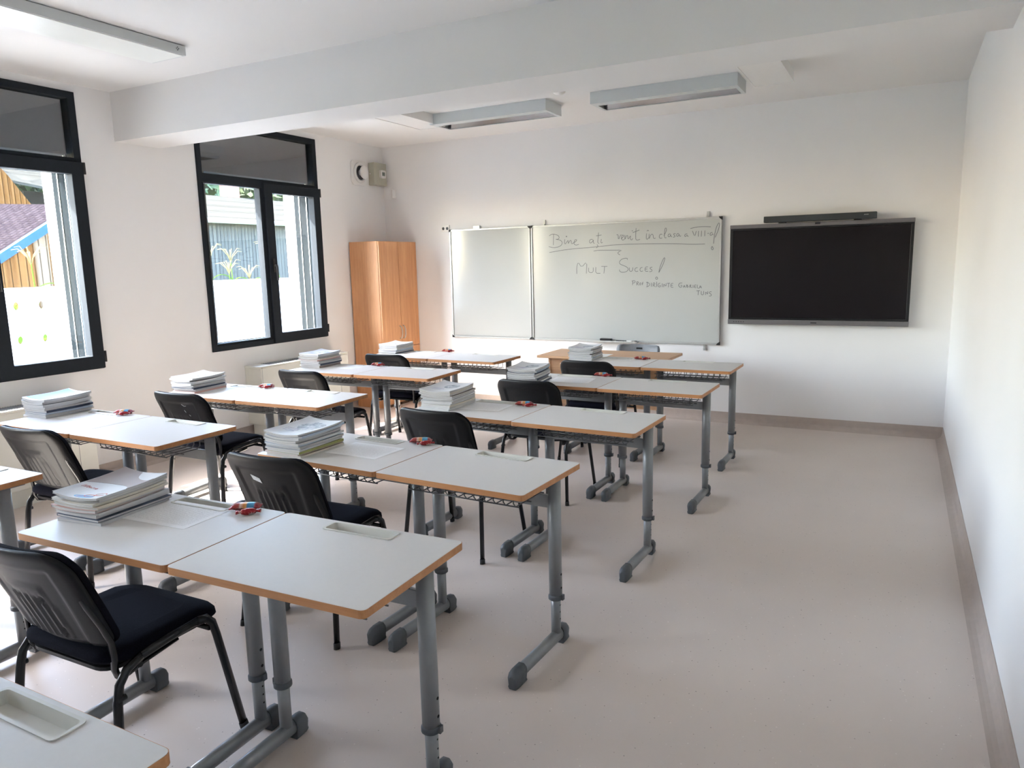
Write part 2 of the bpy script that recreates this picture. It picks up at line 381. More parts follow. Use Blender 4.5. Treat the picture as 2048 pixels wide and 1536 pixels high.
skirting('baseboard_right', lambda t, d, z: (W-d, YBACK*t, z))
skirting('baseboard_left', lambda t, d, z: (d, YBACK*t, z))
skirting('baseboard_back', lambda t, d, z: (W*t, YBACK+d, z))

# ------------------------------------------------------------ windows
def window(n, y0, y1, label):
    w = bpy.data.objects.new('window_%d' % n, None); COL.objects.link(w); w.location = (0, y0, WZ0); w['kind'] = 'structure'; w['label'] = label
    L, Hh = y1-y0, WZ1-WZ0
    tz0, tz1 = 1.500, 1.575                # transom bar, local z
    g_ = G(); g_.plate(rect(0, L, 0, Hh), [rect(.052, L-.055, tz1, Hh-.050), rect(.040, L-.040, .050, tz0)], -.002, .014, 'x')
    g_.plate(rect(.036, L-.036, .031, Hh-.031), [rect(.052, L-.055, tz1, Hh-.050), rect(.050, L-.050, .060, tz0)], -.075, -.002, 'x')
    g_.box(-.075, .010, .705, .745, .05, tz0)
    g_.build('window_frame', 'frame_anthracite', w, .002, 1)
    g_ = G(); g_.plate(rect(.053, .703, .053, tz0), [rect(.062, .700, .068, tz0-.008)], -.05, .004, 'x'); g_.build('glazing_bead', 'frame_anthracite', w)
    s = G(); s.plate(rect(.735, L-.005, .005, tz0+.045), [rect(.835, L-.098, .103, tz0-.045)], -.045, .036, 'x')
    sash = s.build('sash', 'frame_anthracite', w, .004, 2)
    G().box(-.028, -.022, .83, L-.093, .098, tz0-.04).build('pane', 'window_glass', sash)
    G().box(-.036, -.030, .058, .704, .06, tz0-.004).build('pane', 'window_glass', w)
    G().box(-.036, -.030, .048, L-.05, tz1-.004, Hh-.046).build('pane', 'window_glass', w)
    h = G(); h.box(.036, .046, .772, .800, .70, .83); h.tube([(.046,.786,.765),(.075,.786,.765),(.078,.786,.75),(.078,.786,.62)], .011, 8)
    h.build('handle', 'rubber_black', sash, .002, 1)
    for hz in (.05, 1.46):
        G().tube([(.030, L+.004, hz),(.030, L+.004, hz+.085)], .010, 8).build('hinge', 'rubber_black', w)
    G().box(-.34, -.08, .036, L-.036, 1.605, Hh-.031).build('shutter_box', 'guide_grey', w)
    for a, b in ((.0355, .055), (L-.060, L-.0355)):
        q = G(); q.box(-.28, -.078, a, b, .035, 1.605)
        q.build('guide_rail', 'guide_grey', w)
    G().box(-.135, -.085, .055, .150, .035, 1.605).build('screen_cassette', 'guide_grey', w)
    q = G()
    for xx in (-.105, -.205): q.box(xx-.004, xx+.004, L-.066, L-.060, .04, 1.6)  # pale strips put in as highlights along the dark guide
    q.build('guide_highlight', 'aluminium', w, label='thin pale strips standing in for edge highlights on the screen guide')
    q = G(); q.box(-.50, -.076, .0, L, .0, .030); q.build('window_sill', 'render_white', w)
    return w
window(1, *WINS[0], 'anthracite framed window beside the beech cabinet, right sash with black handle')
window(2, *WINS[1], 'anthracite framed window cut by the left edge of the photo')
window(3, *WINS[2], 'anthracite framed window beside the camera')

# ------------------------------------------------------------ fan coil units under the windows
def fancoil(y0, y1, label):
    t = thing('fan_coil_unit', label, 'heater', (0, y0, .12), 0, 'fan coil units under the windows'); L = y1-y0
    G().box(.001, .215, 0, L, 0, .545).build('casing', 'unit_white', t, .006)
    G().box(.001, .222, -.004, L+.004, .545, .560).build('top_cover', 'unit_white', t, .003)
    q = G()
    for i in range(34):
        y = .16+i*(L-.32)/33; q.box(.05, .17, y-.004, y+.004, .560, .563)
    q.build('air_grille', 'grey_plastic', t)
    for jy in (.012, L-.135): G().box(.215, .2165, jy, jy+.002, .0, .545).build('panel_joint', 'grey_plastic', t)
    G().box(.03, .19, .03, L-.03, -.12, 0).build('plinth', 'unit_white', t)
    return t
fancoil(-2.29, -1.06, 'white fan coil unit under the window by the beech cabinet')
fancoil(-4.80, -3.93, 'white fan coil unit under the window cut by the photo edge')

# ------------------------------------------------------------ ceiling fittings
def board_lamp(x0, label):
    t = thing('ceiling_lamp', label, 'lamp', (x0, -1.29, H), 0, 'board lamps on the ceiling'); L, D, hh = 1.18, .33, .094
    q = G(); q.plate(rect(0, L, -hh, 0), [], 0, .006, 'y'); q.plate(rect(0, L, -hh, 0), [], D-.006, D, 'y')
    q.box(0, .006, .006, D-.006, -hh, 0); q.box(L-.006, L, .006, D-.006, -hh, 0); q.box(.006, L-.006, .006, D-.006, -.012, 0)
    q.plate(rect(.006, L-.006, .006, D-.006), [rect(.03, L-.03, .10, D-.02)], -hh, -hh+.004)
    q.build('housing', 'lamp_white', t)
    lo = []; 
    for x in (.028, L-.028):
        lo.append([(x, .098, -hh+.004), (x, .11, -.055), (x, .15, -.024), (x, .21, -.018), (x, .27, -.03), (x, .312, -hh+.004), (x, .314, -hh+.004), (x, .274, -.026), (x, .21, -.0145), (x, .148, -.020), (x, .106, -.053), (x, .096, -hh+.004)])
    G().loft(lo).build('reflector', 'lamp_mirror', t)
    G().tube([(.05, .2, -.045), (L-.05, .2, -.045)], .008, 10).build('tube', 'tube_white', t)
    return t
board_lamp(3.125, 'long box lamp with mirror reflector above the written whiteboard')
board_lamp(1.542, 'long box lamp with mirror reflector, further from the screen, above the wing panel')
t = thing('ceiling_lamp', 'flat white lamp with closed diffuser on the ceiling at top left', 'lamp', (1.175, -5.45, H))
G().box(0, .31, 0, 1.58, -.060, -.004).build('housing', 'lamp_white', t, .002, 1)
G().box(.008, .302, .02, 1.56, -.0635, -.060).build('diffuser', 'diffuser', t)
q = G()
for k in range(4):
    a = k*PI/2; q.tube([(.31, 1.52+.008*math.cos(a), -.03+.008*math.sin(a)), (.3125, 1.52+.008*math.cos(a), -.03+.008*math.sin(a))], .003, 8)
q.build('cable_hole', 'cap_grey', t)
for x0, lb in ((4.395, 'flat white rectangular panel on the ceiling right of the board lamps'), (1.30, 'flat white rectangular panel on the ceiling left of the board lamps')):
    t = thing('ceiling_panel', lb, 'panel', (x0, -1.83, H), 0, 'flat ceiling panels')
    G().box(0, .28, 0, .73, -.082, 0).build('casing', 'plastic_white', t, .002, 1)
    G().plate(rect(-.006, .286, -.006, .736), [rect(.006, .274, .006, .724)], -.086, -.080).build('rim', 'plastic_white', t)
t = thing('smoke_detector', 'small round white detector on the ceiling between the lamps', 'detector', (2.93, -1.47, H))
G().lathe([(.05, 0), (.05, -.012), (.040, -.022), (.022, -.030), (.018, -.034)], m=0).build('base', 'plastic_white', t)
G().lathe([(.024, -.0225), (.024, -.0265), (.020, -.0268)]).build('sensor_ring', 'cap_grey', t)

# ------------------------------------------------------------ things high in the front left corner
t = thing('air_valve', 'round white disc vent on a square plate above the beech cabinet', 'vent', (0, -.45, 2.625))
G().plate(rrect(0, 0, .27, .27, .045, 6), [], .001, .016, 'x').build('plate', 'plastic_white', t, .003, 2)
G().lathe([(.104, .016), (.110, .022), (.108, .034), (.085, .040), (.078, .030), (.078, .020)], axis='x', n=40).build('ring', 'plastic_white', t)
G().lathe([(.077, .0165), (.077, .024), (.076, .0245)], axis='x', n=40).build('gap', 'cap_grey', t)
G().lathe([(.030, .0245), (.034, .060), (.066, .072), (.072, .082), (.066, .092), (.040, .097), (.005, .098)], axis='x', n=40).build('disc', 'plastic_white', t)
t = thing('junction_box', 'beige wall box with small display in the front left corner', 'box', (0, -.16, 2.63))
G().box(.001, .085, -.115, .115, -.125, .125).build('casing', 'plastic_beige', t, .006)
G().plate(rrect(.02, -.0, .092, .088, .018), [], .085, .112, 'x').build('thermostat', 'plastic_white', t, .003)
G().box(.112, .1135, -.005, .045, -.018, .022).build('display', 'lcd', t)
G().tube([(.03, -.116, 0), (.03, -.124, 0)], .008, 12).build('screw', 'plastic_white', t)
t = thing('motion_sensor', 'tiny white motion sensor on a bracket in the front left corner', 'sensor', (.16, 0, 2.42))
q = G(); q.loft([[(-.025, -.012, -.055), (.025, -.012, -.055), (.030, -.035, -.055), (0, -.055, -.055), (-.030, -.035, -.055)], [(-.025, -.012, .045), (.025, -.012, .045), (.030, -.035, .045), (0, -.055, .045), (-.030, -.035, .045)]])
q.build('body', 'plastic_white', t, .004)
G().tube([(.0, -.0005, .03), (.0, -.02, .03)], .009, 10).tube([(.0, -.0005, .03), (.0, -.004, .03)], .02, 12).build('bracket', 'plastic_white', t)
t = thing('wall_socket', 'white double socket beside the top left whiteboard corner', 'socket', (.845, 0, 1.99))
G().box(-.055, .055, -.012, -.0005, -.038, .038).build('plate', 'plastic_white', t, .003)
for xx in (-.026, .026): G().lathe([(.017, -.012), (.017, -.0125), (.004, -.0125)], (xx, 0, 0), 16, 'y').build('outlet', 'cap_grey', t)

# ------------------------------------------------------------ beech cabinet
t = thing('cabinet', 'tall beech cabinet in the front left corner behind the desks', 'cabinet', (.02, -.705, 0))
G().box(0, .385, 0, .70, .0, 1.855).build('body', 'cabinet_beech', t, .0015, 1)
def door(y0, y1, z0, z1, hy, hz):
    d = G().box(.387, .405, y0, y1, z0, z1).build('door', 'cabinet_beech', t, .0015, 1)
    pts = [(.405, hy, hz), (.428, hy+.001, hz+.012), (.434, hy+.008, hz+.05), (.434, hy+.008, hz+.10), (.428, hy+.001, hz+.138), (.405, hy, hz+.15)]
    G().tube(pts, .0055, 8).build('handle', 'handle_silver', d)
door(.003, .348, .665, 1.852, .315, .76); door(.352, .697, .665, 1.852, .378, .76)
door(.003, .348, .03, .658, .315, .48); door(.352, .697, .03, .658, .378, .48)
G().box(.004, .40, .004, .696, .0, .028).build('plinth', 'planks_dark', t)

# ------------------------------------------------------------ whiteboard
wx0, wx1, wx2, wz0, wz1 = .909, 1.933, 3.944, .758, 1.972
t = thing('whiteboard', 'wide white board with handwriting and a narrow left wing on the front wall', 'whiteboard', (0, 0, 0))
def board(x0, x1, nm):
    b = G().box(x0+.012, x1-.012, -.024, -.012, wz0+.012, wz1-.012).build(nm, 'board_white', t)
    G().plate(rect(x0, x1, wz0, wz1), [rect(x0+.018, x1-.018, wz0+.018, wz1-.018)], -.034, -.008, 'y').build('frame', 'aluminium', b, .002, 1)
    for cx in (x0, x1):
        for cz in (wz0, wz1):
            q = G(); sx = 1 if cx == x0 else -1; sz = 1 if cz == wz0 else -1
            q.plate([(cx-sx*.002, cz-sz*.002), (cx+sx*.030, cz-sz*.002), (cx+sx*.020, cz+sz*.014), (cx+sx*.014, cz+sz*.020), (cx-sx*.002, cz+sz*.030)], [], -.037, -.006, 'y')
            q.build('corner_cap', 'rubber_black', b)
    return b
bw = board(wx0, wx1-.004, 'wing_panel'); bm_ = board(wx1+.004, wx2, 'main_panel')
G().box(wx1-.004, wx1+.004, -.036, -.004, wz0+.01, wz1-.01).build('hinge_strip', 'rubber_black', t)
ink = G()
STROKES = "2203,1873 2198,1762|2152,1860 2175,1874 2214,1875 2259,1859 2268,1835 2253,1821 2227,1822|2227,1822 2270,1815 2301,1794 2297,1764 2263,1742 2201,1734 2145,1748|2331,1818 2325,1783 2334,1766 2350,1787 2370,1811 2367,1765 2386,1801 2403,1807 2405,1765 2430,1779 2458,1793 2467,1808 2449,1812 2436,1794 2433,1764 2457,1752 2488,1761|2344,1847 2350,1851 2355,1845 2348,1840 2344,1847|2642,1807 2615,1808 2604,1784 2615,1766 2640,1782 2650,1807 2647,1772 2661,1765|2706,1873 2701,1815 2695,1771 2711,1763|2679,1840 2738,1847|2736,1806 2730,1774 2738,1764 2750,1774|2689,1751 2703,1734 2679,1719|2900,1841 2916,1846 2919,1787 2941,1840 2952,1839|2947,1801 2972,1819 2972,1839 2957,1836 2949,1806 2962,1784 2983,1795|2988,1838 2986,1785 3003,1831 3018,1834 3020,1786 3049,1836 3044,1793 3059,1783 3069,1801|3061,1876 3067,1878 3067,1872 3061,1876|3104,1900 3098,1800 3110,1779 3145,1789|3069,1857 3138,1880|3212,1844 3208,1792 3220,1785 3230,1800|3215,1865 3224,1876 3234,1867|3238,1838 3235,1781 3255,1833 3277,1834 3282,1789 3304,1795|3370,1826 3356,1833 3343,1823 3340,1801 3351,1789 3370,1794|3387,1816 3406,1850 3414,1878 3404,1892 3394,1876 3391,1809 3399,1791 3413,1797|3453,1828 3436,1830 3426,1815 3434,1800 3449,1808 3455,1827 3457,1801 3467,1803|3503,1829 3488,1833 3480,1824 3498,1810 3496,1799 3477,1798|3536,1828 3520,1832 3510,1815 3519,1801 3532,1809 3538,1827 3542,1801 3557,1808|3617,1823 3599,1824 3589,1806 3601,1796 3616,1817 3620,1798 3629,1802|3645,1873 3701,1884 3775,1887 3840,1881|3666,1849 3689,1793 3703,1847|3725,1847 3723,1794|3753,1848 3751,1793|3785,1849 3784,1796|3809,1820 3824,1822|3857,1828 3839,1827 3832,1806 3846,1799 3859,1820 3864,1802|3869,1723 3874,1791 3890,1872 3912,1916 3923,1906 3913,1853 3883,1781|3857,1698 3846,1684 3858,1662 3870,1674 3857,1698|2149,1687 2380,1716 2641,1726 2916,1747 3320,1741 3514,1734 3666,1723 3788,1723|2652,1688 2705,1695 2843,1691 2962,1689 2921,1673 2910,1657 2936,1642|2463,1458 2461,1523 2478,1583 2516,1522 2576,1586 2570,1461|2595,1519 2595,1471 2645,1468 2646,1520|2675,1524 2672,1462 2724,1461|2735,1530 2800,1529|2771,1530 2763,1459|3014,1591 3014,1610 2957,1602 2928,1574 2934,1549 2978,1534 3019,1513 3024,1489 2999,1470 2957,1466 2931,1478 2931,1495|3035,1513 3035,1482 3050,1474 3068,1481 3072,1514|3121,1512 3096,1507 3091,1483 3106,1471 3127,1478|3172,1513 3150,1509 3144,1484 3157,1472 3177,1478|3227,1517 3200,1515 3197,1474 3230,1473|3200,1496 3222,1496|3272,1514 3250,1509 3250,1498 3270,1488 3270,1472 3242,1469|3340,1460 3346,1498 3370,1564 3392,1606 3401,1597 3381,1535 3340,1460|3318,1418 3303,1405 3318,1389 3331,1403 3318,1418|3071,1381 3069,1337|3061,1378 3089,1384 3100,1371 3086,1359 3071,1359|3114,1371 3112,1335|3114,1371 3130,1371 3130,1356 3114,1355 3134,1335|3150,1361 3140,1351 3145,1337 3157,1342 3157,1356 3150,1361|3171,1337 3171,1364 3183,1366|3171,1350 3181,1351|3223,1370 3221,1322|3211,1365 3238,1360 3248,1341 3236,1325 3213,1319|3263,1360 3264,1321|3282,1321 3281,1360 3301,1357 3301,1343 3283,1341 3306,1319|3319,1369 3319,1318|3355,1355 3335,1350 3331,1328 3345,1316 3358,1321 3358,1333 3345,1333|3375,1352 3375,1316|3391,1316 3390,1352 3414,1318 3414,1354|3424,1352 3453,1354|3439,1352 3438,1314|3485,1352 3463,1351 3461,1314 3486,1313|3463,1333 3481,1333|3575,1355 3548,1355 3537,1334 3549,1313 3570,1315 3573,1332 3558,1332|3585,1310 3595,1338 3606,1310|3589,1320 3603,1319|3618,1338 3618,1310 3635,1315 3633,1324 3618,1325 3631,1332 3618,1338|3650,1308 3649,1338 3665,1333 3650,1324 3670,1308|3680,1335 3681,1307|3711,1335 3694,1335 3694,1307 3711,1307|3694,1321 3708,1321|3722,1337 3721,1305 3740,1305|3744,1303 3750,1334 3764,1303|3747,1314 3760,1314|3714,1278 3749,1281|3733,1278 3731,1237|3761,1276 3760,1241 3783,1239 3785,1276|3802,1239 3803,1274 3823,1239 3824,1274|3860,1269 3841,1269 3836,1256 3858,1246 3858,1229 3837,1228"
for s_ in STROKES.split('|'):
    p_ = [tuple(int(k)/1000 for k in a.split(',')) for a in s_.split()]
    # smooth the pen line
    for _ in range(1):
        if len(p_) > 2:
            n_ = [p_[0]]
            for a, b in zip(p_, p_[1:]): n_ += [(a[0]*.75+b[0]*.25, a[1]*.75+b[1]*.25), (a[0]*.25+b[0]*.75, a[1]*.25+b[1]*.75)]
            p_ = n_+[p_[-1]]
    ink.ribbon(p_, .0046, -.0006, 'y', -.0243)
ink.build('handwriting', 'marker_ink', bm_, label='grey marker handwriting in three lines')
for x in (2.09, 3.81):
    G().box(x-.012, x+.012, -.012, -.001, wz1+.001, wz1+.055).box(x-.010, x+.010, -.03, -.001, wz1+.001, wz1+.012).build('bracket', 'aluminium', t)
G().box(3.788, 3.812, -.012, -.001, wz0-.060, wz0-.001).box(3.79, 3.81, -.03, -.012, wz0-.050, wz0-.035).build('bracket', 'aluminium', t)
G().box(1.22, 1.30, -.02, -.001, wz1+.001, wz1+.03).build('bracket', 'aluminium', t)
q = G(); q.box(2.60, 3.14, -.095, -.034, wz0+.002, wz0+.006); q.box(2.60, 3.14, -.095, -.092, wz0+.006, wz0+.016)
q.build('marker_tray', 'aluminium', t)
t = thing('board_eraser', 'dark board eraser lying in the whiteboard tray', 'eraser', (2.80, -.064, wz0+.0065))
G().box(-.06, .06, -.02, .02, .0, .012).build('felt', 'cap_grey', t); G().box(-.062, .062, -.021, .021, .012, .03).build('grip', 'chair_plastic', t, .003)
for k, (x, mt, lb) in enumerate(((2.96, 'rubber_black', 'black'), (3.07, 'plastic_white', 'white'))):
    t = thing('marker_pen', lb+' marker pen lying in the whiteboard tray', 'pen', (x, -.064, wz0+.014), 0, 'marker pens in the tray')
    G().tube([(-.05, 0, 0), (.035, 0, 0)], .0075, 10).build('barrel', mt, t); G().tube([(.036, 0, 0), (.06, 0, 0)], .008, 10).build('cap', 'rubber_black', t)

# ------------------------------------------------------------ interactive screen and soundbar
tx0, tx1, tz0, tz1 = 4.0335, 5.5413, .9694, 1.8823
t = thing('television', 'large black flat screen with grey top and bottom bars on the front wall', 'screen', (tx0, 0, tz0)); L = tx1-tx0; Hh = tz1-tz0
G().box(.01, L-.01, -.070, -.02, .01, Hh-.01).build('back_cover', 'tv_black', t, .008)
G().box(.10, L-.10, -.020, -.0005, .15, Hh-.15).build('wall_mount', 'tv_black', t)
G().plate(rect(0, L, .044, Hh-.028), [rect(.024, L-.024, .062, Hh-.050)], -.080, -.058, 'y').build('bezel', 'tv_black', t, .002, 1)
G().box(.022, L-.022, -.076, -.070, .058, Hh-.046).build('screen_glass', 'tv_screen', t)
G().box(-.002, L+.002, -.086, -.056, Hh-.034, Hh).build('top_bar', 'tv_bezel', t, .003, 2)
bb = G().box(-.002, L+.002, -.092, -.056, 0, .044).build('bottom_bar', 'tv_bezel', t, .004, 2)
q = G()
for k in range(5): q.tube([(.055+k*.022, -.0925, .022), (.055+k*.022, -.0935, .022)], .0045, 10)
q.build('button', 'tv_black', bb)
G().box(L/2-.025, L/2+.025, -.0928, -.0920, .017, .026).build('logo', 'tv_black', bb)
G().box(L/2-.022, L/2+.022, -.094, -.086, Hh-.022, Hh-.002).build('camera', 'tv_black', t, .002)
t = thing('soundbar', 'dark grey soundbar on top of the large screen', 'speaker', (4.335, 0, 1.892))
G().box(0, .918, -.125, -.035, 0, .054).build('body', 'soundbar_cloth', t, .004)
G().box(.82, .855, -.1262, -.125, .030, .036).build('badge', 'aluminium', t)
q = G(); q.box(.12, .18, -.07, -.0005, -.008, .0); q.box(.74, .80, -.07, -.0005, -.008, 0); q.build('bracket', 'tv_black', t)

# ------------------------------------------------------------ student desks
TOP = .760
def desk_proto():
    t = thing('school_desk', 'desk', 'desk')
    outer = rrect(0, .2455, .687, .488, .016, 4); hole = rect(-.124, .124, .414, .470)
    G().plate(outer, [hole], TOP-.021, TOP, 'z').build('tabletop', 'laminate_grey', t)
    o2 = rrect(0, .2455, .690, .491, .0175, 4)
    G().plate(o2, [outer], TOP-.0222, TOP-.0006, 'z').build('edge_band', 'beech_edge', t, label='beech wood edging')
    q = G(); c = (0, .442)
    Lp = lambda w, h, r, z: [(a, b, z) for a, b in rrect(c[0], c[1], w, h, r, 4)]
    q.loft([Lp(.262, .070, .014, TOP+.0002), Lp(.262, .070, .014, TOP+.0028), Lp(.246, .054, .010, TOP+.0028), Lp(.230, .038, .006, TOP-.0225)], cap0=False)
    q.loft([Lp(.247, .055, .010, TOP-.001), Lp(.234, .042, .006, TOP-.0250)], cap0=False)
    q.build('pen_tray', 'tray_plastic', t)
    for sx in (-1, 1):
        x = sx*.290; y = .352
        q = G(); q.tube([(x, y, .222), (x, y, TOP-.036)], .0270, 18)
        for z in (.262, .320): q.tube([(x+sx*.0262, y, z), (x+sx*.0274, y, z)], .0052, 10, 1)
        lg = q.build('leg', ['steel_grey', 'hole_black'], t)
        q = G(); q.tube([(x, y, .062), (x, y, .235)], .0205, 16)
        for z in (.125, .155, .185): q.tube([(x+sx*.0198, y, z), (x+sx*.0209, y, z)], .0032, 8, 1)
        q.build('lower_post', ['steel_grey', 'hole_black'], lg)
        q = G(); q.lathe([(.0272, .208), (.0305, .211), (.0305, .224), (.0272, .230)], (x, y, 0), 18); q.box(x+sx*.029, x+sx*.037, y-.008, y+.008, .211, .233)
        q.build('collar', 'cap_grey', lg)
        G().box(x-.019, x+.019, .13, .43, TOP-.036, TOP-.0225).build('top_bracket', 'steel_grey', t)
        ft = G().tube([(x, .045, .044), (x, .395, .044)], .0215, 14, ry=.0265, side=(0,0,1)).build('foot_bar', 'steel_grey', t)
        for y0, y1 in ((.060, -.018), (.378, .440)):
            s = 1 if y1 > y0 else -1
            P = lambda yy, w, zt, zb: [(x-w*.75, yy, zb), (x+w*.75, yy, zb), (x+w*1.0, yy, zb+.009), (x+w*.86, yy, zb+.016), (x+w, yy, .045), (x+w*.9, yy, zt-.012), (x+w*.45, yy, zt), (x-w*.45, yy, zt), (x-w*.9, yy, zt-.012), (x-w, yy, .045), (x-w*.86, yy, zb+.016), (x-w*1.0, yy, zb+.009)]
            G().loft([P(y0, .0245, .0735, .0), P(y0+(y1-y0)*.5, .0245, .0735, .0), P(y0+(y1-y0)*.8, .0225, .070, .0), P(y0+(y1-y0)*.95, .0185, .060, .0), P(y1, .012, .050, .002)], smooth=True).build('foot_cap', 'cap_grey', ft)
    G().box(-.266, .266, .343, .361, .598, .652).build('crossbar', 'steel_grey', t, .003)
    q = G(); r_ = .0026
    for k in range(12):
        x = -.245+k*.0445; q.tube([(x, .100, TOP-.026), (x, .104, TOP-.075), (x, .120, TOP-.092), (x, .31, TOP-.092), (x, .324, TOP-.078), (x, .327, TOP-.026)], r_, 5)
    for y, z in ((.100, TOP-.029), (.104, TOP-.060), (.115, TOP-.090), (.21, TOP-.0955), (.315, TOP-.090), (.328, TOP-.029)): q.tube([(-.262, y, z), (.262, y, z)], r_*1.15, 6)
    q.build('wire_basket', 'wire_dark', t)
    return t
def place_desk(proto, used, xr, y, rot, half, label, grp, dy=0.):
    d = proto if not used else copy_tree(proto)
    off = -.3465 if half == 'R' else -1.0395
    d.location = (xr+off*math.cos(rot)-dy*math.sin(rot), y+off*math.sin(rot)+dy*math.cos(rot), 0); d.rotation_euler = (0, 0, rot)
    d['label'] = label; d['group'] = grp
    return d
ROWS = {  # xr, y of the near edge, rotation, words
 'A0': (4.374, -5.903, .034), 'A1': (4.322, -4.956, -.044), 'A2': (4.383, -3.891, -.031), 'A3': (4.4325, -2.763, -.0135), 'A4': (4.397, -1.740, -.0126),
 'L0': (2.366, -5.982, .026), 'L1': (2.387, -4.9945, -.0007), 'L2': (2.4406, -3.948, .0227), 'L3': (2.443, -2.791, .031), 'L4': (2.460, -1.837, -.024)}
RW = {'A0': 'nearest full right-hand desk pair', 'A1': 'second right-hand desk pair', 'A2': 'third right-hand desk pair', 'A3': 'fourth right-hand desk pair', 'A4': 'farthest right-hand desk pair',
 'L0': 'left-hand desk pair cut by the left edge', 'L1': 'nearest full left-hand desk pair', 'L2': 'second full left-hand desk pair', 'L3': 'third full left-hand desk pair', 'L4': 'farthest left-hand desk pair'}
proto = desk_proto(); used = False
for k, (xr, y, rot) in ROWS.items():
    for half in 'RL':
        if k == 'L0' and half == 'L': continue
        hw = {'R': 'right half of the ', 'L': 'left half of the '}[half]
        place_desk(proto, used, xr, y, rot, half, 'grey-white school desk, '+hw+RW[k], 'school desks', .010 if (half == 'L' and k in ('A3', 'A2')) else 0.); used = True
place_desk(proto, True, 4.405, -6.945, 0, 'R', 'grey-white school desk cropped by the bottom left corner', 'school desks')

# ------------------------------------------------------------ chairs
def chair_proto():
    t = thing('chair', 'chair', 'chair')
    # seat cushion, y+ is the front
    q = G(); loops = []
    for z, ins in ((.424, .030), (.430, .010), (.442, 0), (.458, .002), (.470, .012), (.477, .035), (.480, .075)):
        L = []
        for a, b in rrect(0, .015, .462-2*ins, .432-2*ins, max(.02, .085-ins*.3), 6):
            f = (b-.015)/.216; dz = -.018*max(0, f-.55)/.45 + .010*max(0, -f-.5) + .004*abs(a/.231)
            L.append((a, b, z+dz))
        loops.append(L)
    q.loft(loops, smooth=True); q.build('seat', 'chair_fabric', t)
    q = G(); q.loft([[(a, b, z) for a, b in rrect(0, .0, .40, .37, .06, 5)] for z in (.412, .4235)]); q.build('seat_pan', 'chair_plastic', t)
    def cx(x, z):                           # centre surface of the curved back
        s = (z-.50)/.33
        return -.195 - .125*s - .012*s*s + .045*(x/.235)**2
    def outline(v):                         # half width of the back at height fraction v
        z = .488+.345*v; w = .232-.012*(1-v)
        rt, rb = .085, .055; e = .345*(1-v)
        if e < rt: w -= rt-math.sqrt(max(0, rt*rt-(rt-e)**2))
        e = .345*v
        if e < rb: w -= rb-math.sqrt(max(0, rb*rb-(rb-e)**2))
        return w, z
    def sheet(front, fn, th):
        g_ = G(); nu, nv = 48, 44; vs = []
        for side in (0, 1):
            for j in range(nv+1):
                v = j/nv; v = .5-.5*math.cos(PI*v) if True else v
                w, z = outline(v)
                for i in range(nu+1):
                    u = -1+2*i/nu; u = math.sin(u*PI/2)*.35+u*.65; x = u*w
                    e = min(1., (1-abs(u))*w/.03, .345*v/.03, .345*(1-v)/.03); e = math.sqrt(max(0, 1-(1-e)**2))
                    y = cx(x, z) + (fn(x, z, e) if side else (0 if not front else .004))
                    vs.append((x, y, z))
        N = (nu+1)*(nv+1); R = nu+1; fs = []
        for j in range(nv):
            for i in range(nu):
                a = j*R+i; fs += [(a, a+1, a+R+1, a+R), (N+a, N+a+R, N+a+R+1, N+a+1)]
        for i in range(nu): fs += [(i, N+i, N+i+1, i+1), (nv*R+i, nv*R+i+1, N+nv*R+i+1, N+nv*R+i)]
        for j in range(nv): fs += [(j*R, (j+1)*R, N+(j+1)*R, N+j*R), (j*R+nu, N+j*R+nu, N+(j+1)*R+nu, (j+1)*R+nu)]
        g_.add(vs, fs, 0, True); return g_
    def rear(x, z, e):
        y = -.016*e
        hw = .165-.02*(.83-z)/.33; ins = min((hw-abs(x))/.008, (.772-z)/.008, 1.)   # recessed panel inside a raised rim
        if ins > 0: y += .007*min(1, ins)
        hw2 = .085-.05*(z-.50)/.2
        if .505 < z < .705 and abs(x) < .092-.10*(z-.505)*.3:
            y -= .004*min(1, (.705-z)/.008)
            for k in range(5):
                xx = (k-2)*.030*(1+.2*(.7-z)/.2)
                if abs(x-xx) < .0075 and z < .665: y += .007
        return y
    bk = sheet(False, rear, 0).build('backrest', 'chair_plastic', t)
    sheet(True, lambda x, z, e: .004+.034*e, 0).build('back_cushion', 'chair_fabric', bk)
    for sx in (-1, 1):
        # front leg, rail, rear leg
        q = G(); q.tube([(sx*.262, .232, .012), (sx*.240, .172, .375), (sx*.238, .160, .425), (sx*.236, .140, .446), (sx*.234, .105, .452)], .0105, 10, ry=.0150, side=(0, 1, 0)); lg = q.build('leg', 'chair_tube', t)
        G().tube([(sx*.263, .235, 0), (sx*.2612, .230, .026)], .0125, 10, ry=.017, side=(0,1,0)).build('foot_glide', 'rubber_black', lg)
        q = G(); q.tube([(sx*.262, -.230, .012), (sx*.240, -.192, .335), (sx*.238, -.180, .385), (sx*.236, -.150, .420), (sx*.234, -.100, .438)], .0105, 10, ry=.0150, side=(0, 1, 0)); lg = q.build('leg', 'chair_tube', t)
        G().tube([(sx*.263, -.232, 0), (sx*.2612, -.2285, .026)], .0125, 10, ry=.017, side=(0,1,0)).build('foot_glide', 'rubber_black', lg)
        G().tube([(sx*.234, .106, .452), (sx*.234, .0, .448), (sx*.234, -.101, .438)], .0105, 10, ry=.0145, side=(0,0,1)).build('seat_rail', 'chair_tube', t)
        G().tube([(sx*.185, .06, .404), (sx*.190, -.07, .392), (sx*.197, -.125, .384), (sx*.203, -.158, .392), (sx*.207, -.168, .420), (sx*.209, -.168, .465), (sx*.209, -.172, .51), (sx*.208, -.195, .57), (sx*.203, -.226, .64), (sx*.195, -.251, .70), (sx*.188, -.262, .74)], [.0075]*9+[.006, .002], 8, ry=.0140, side=(1,0,0)).build('back_post', 'chair_tube', t)
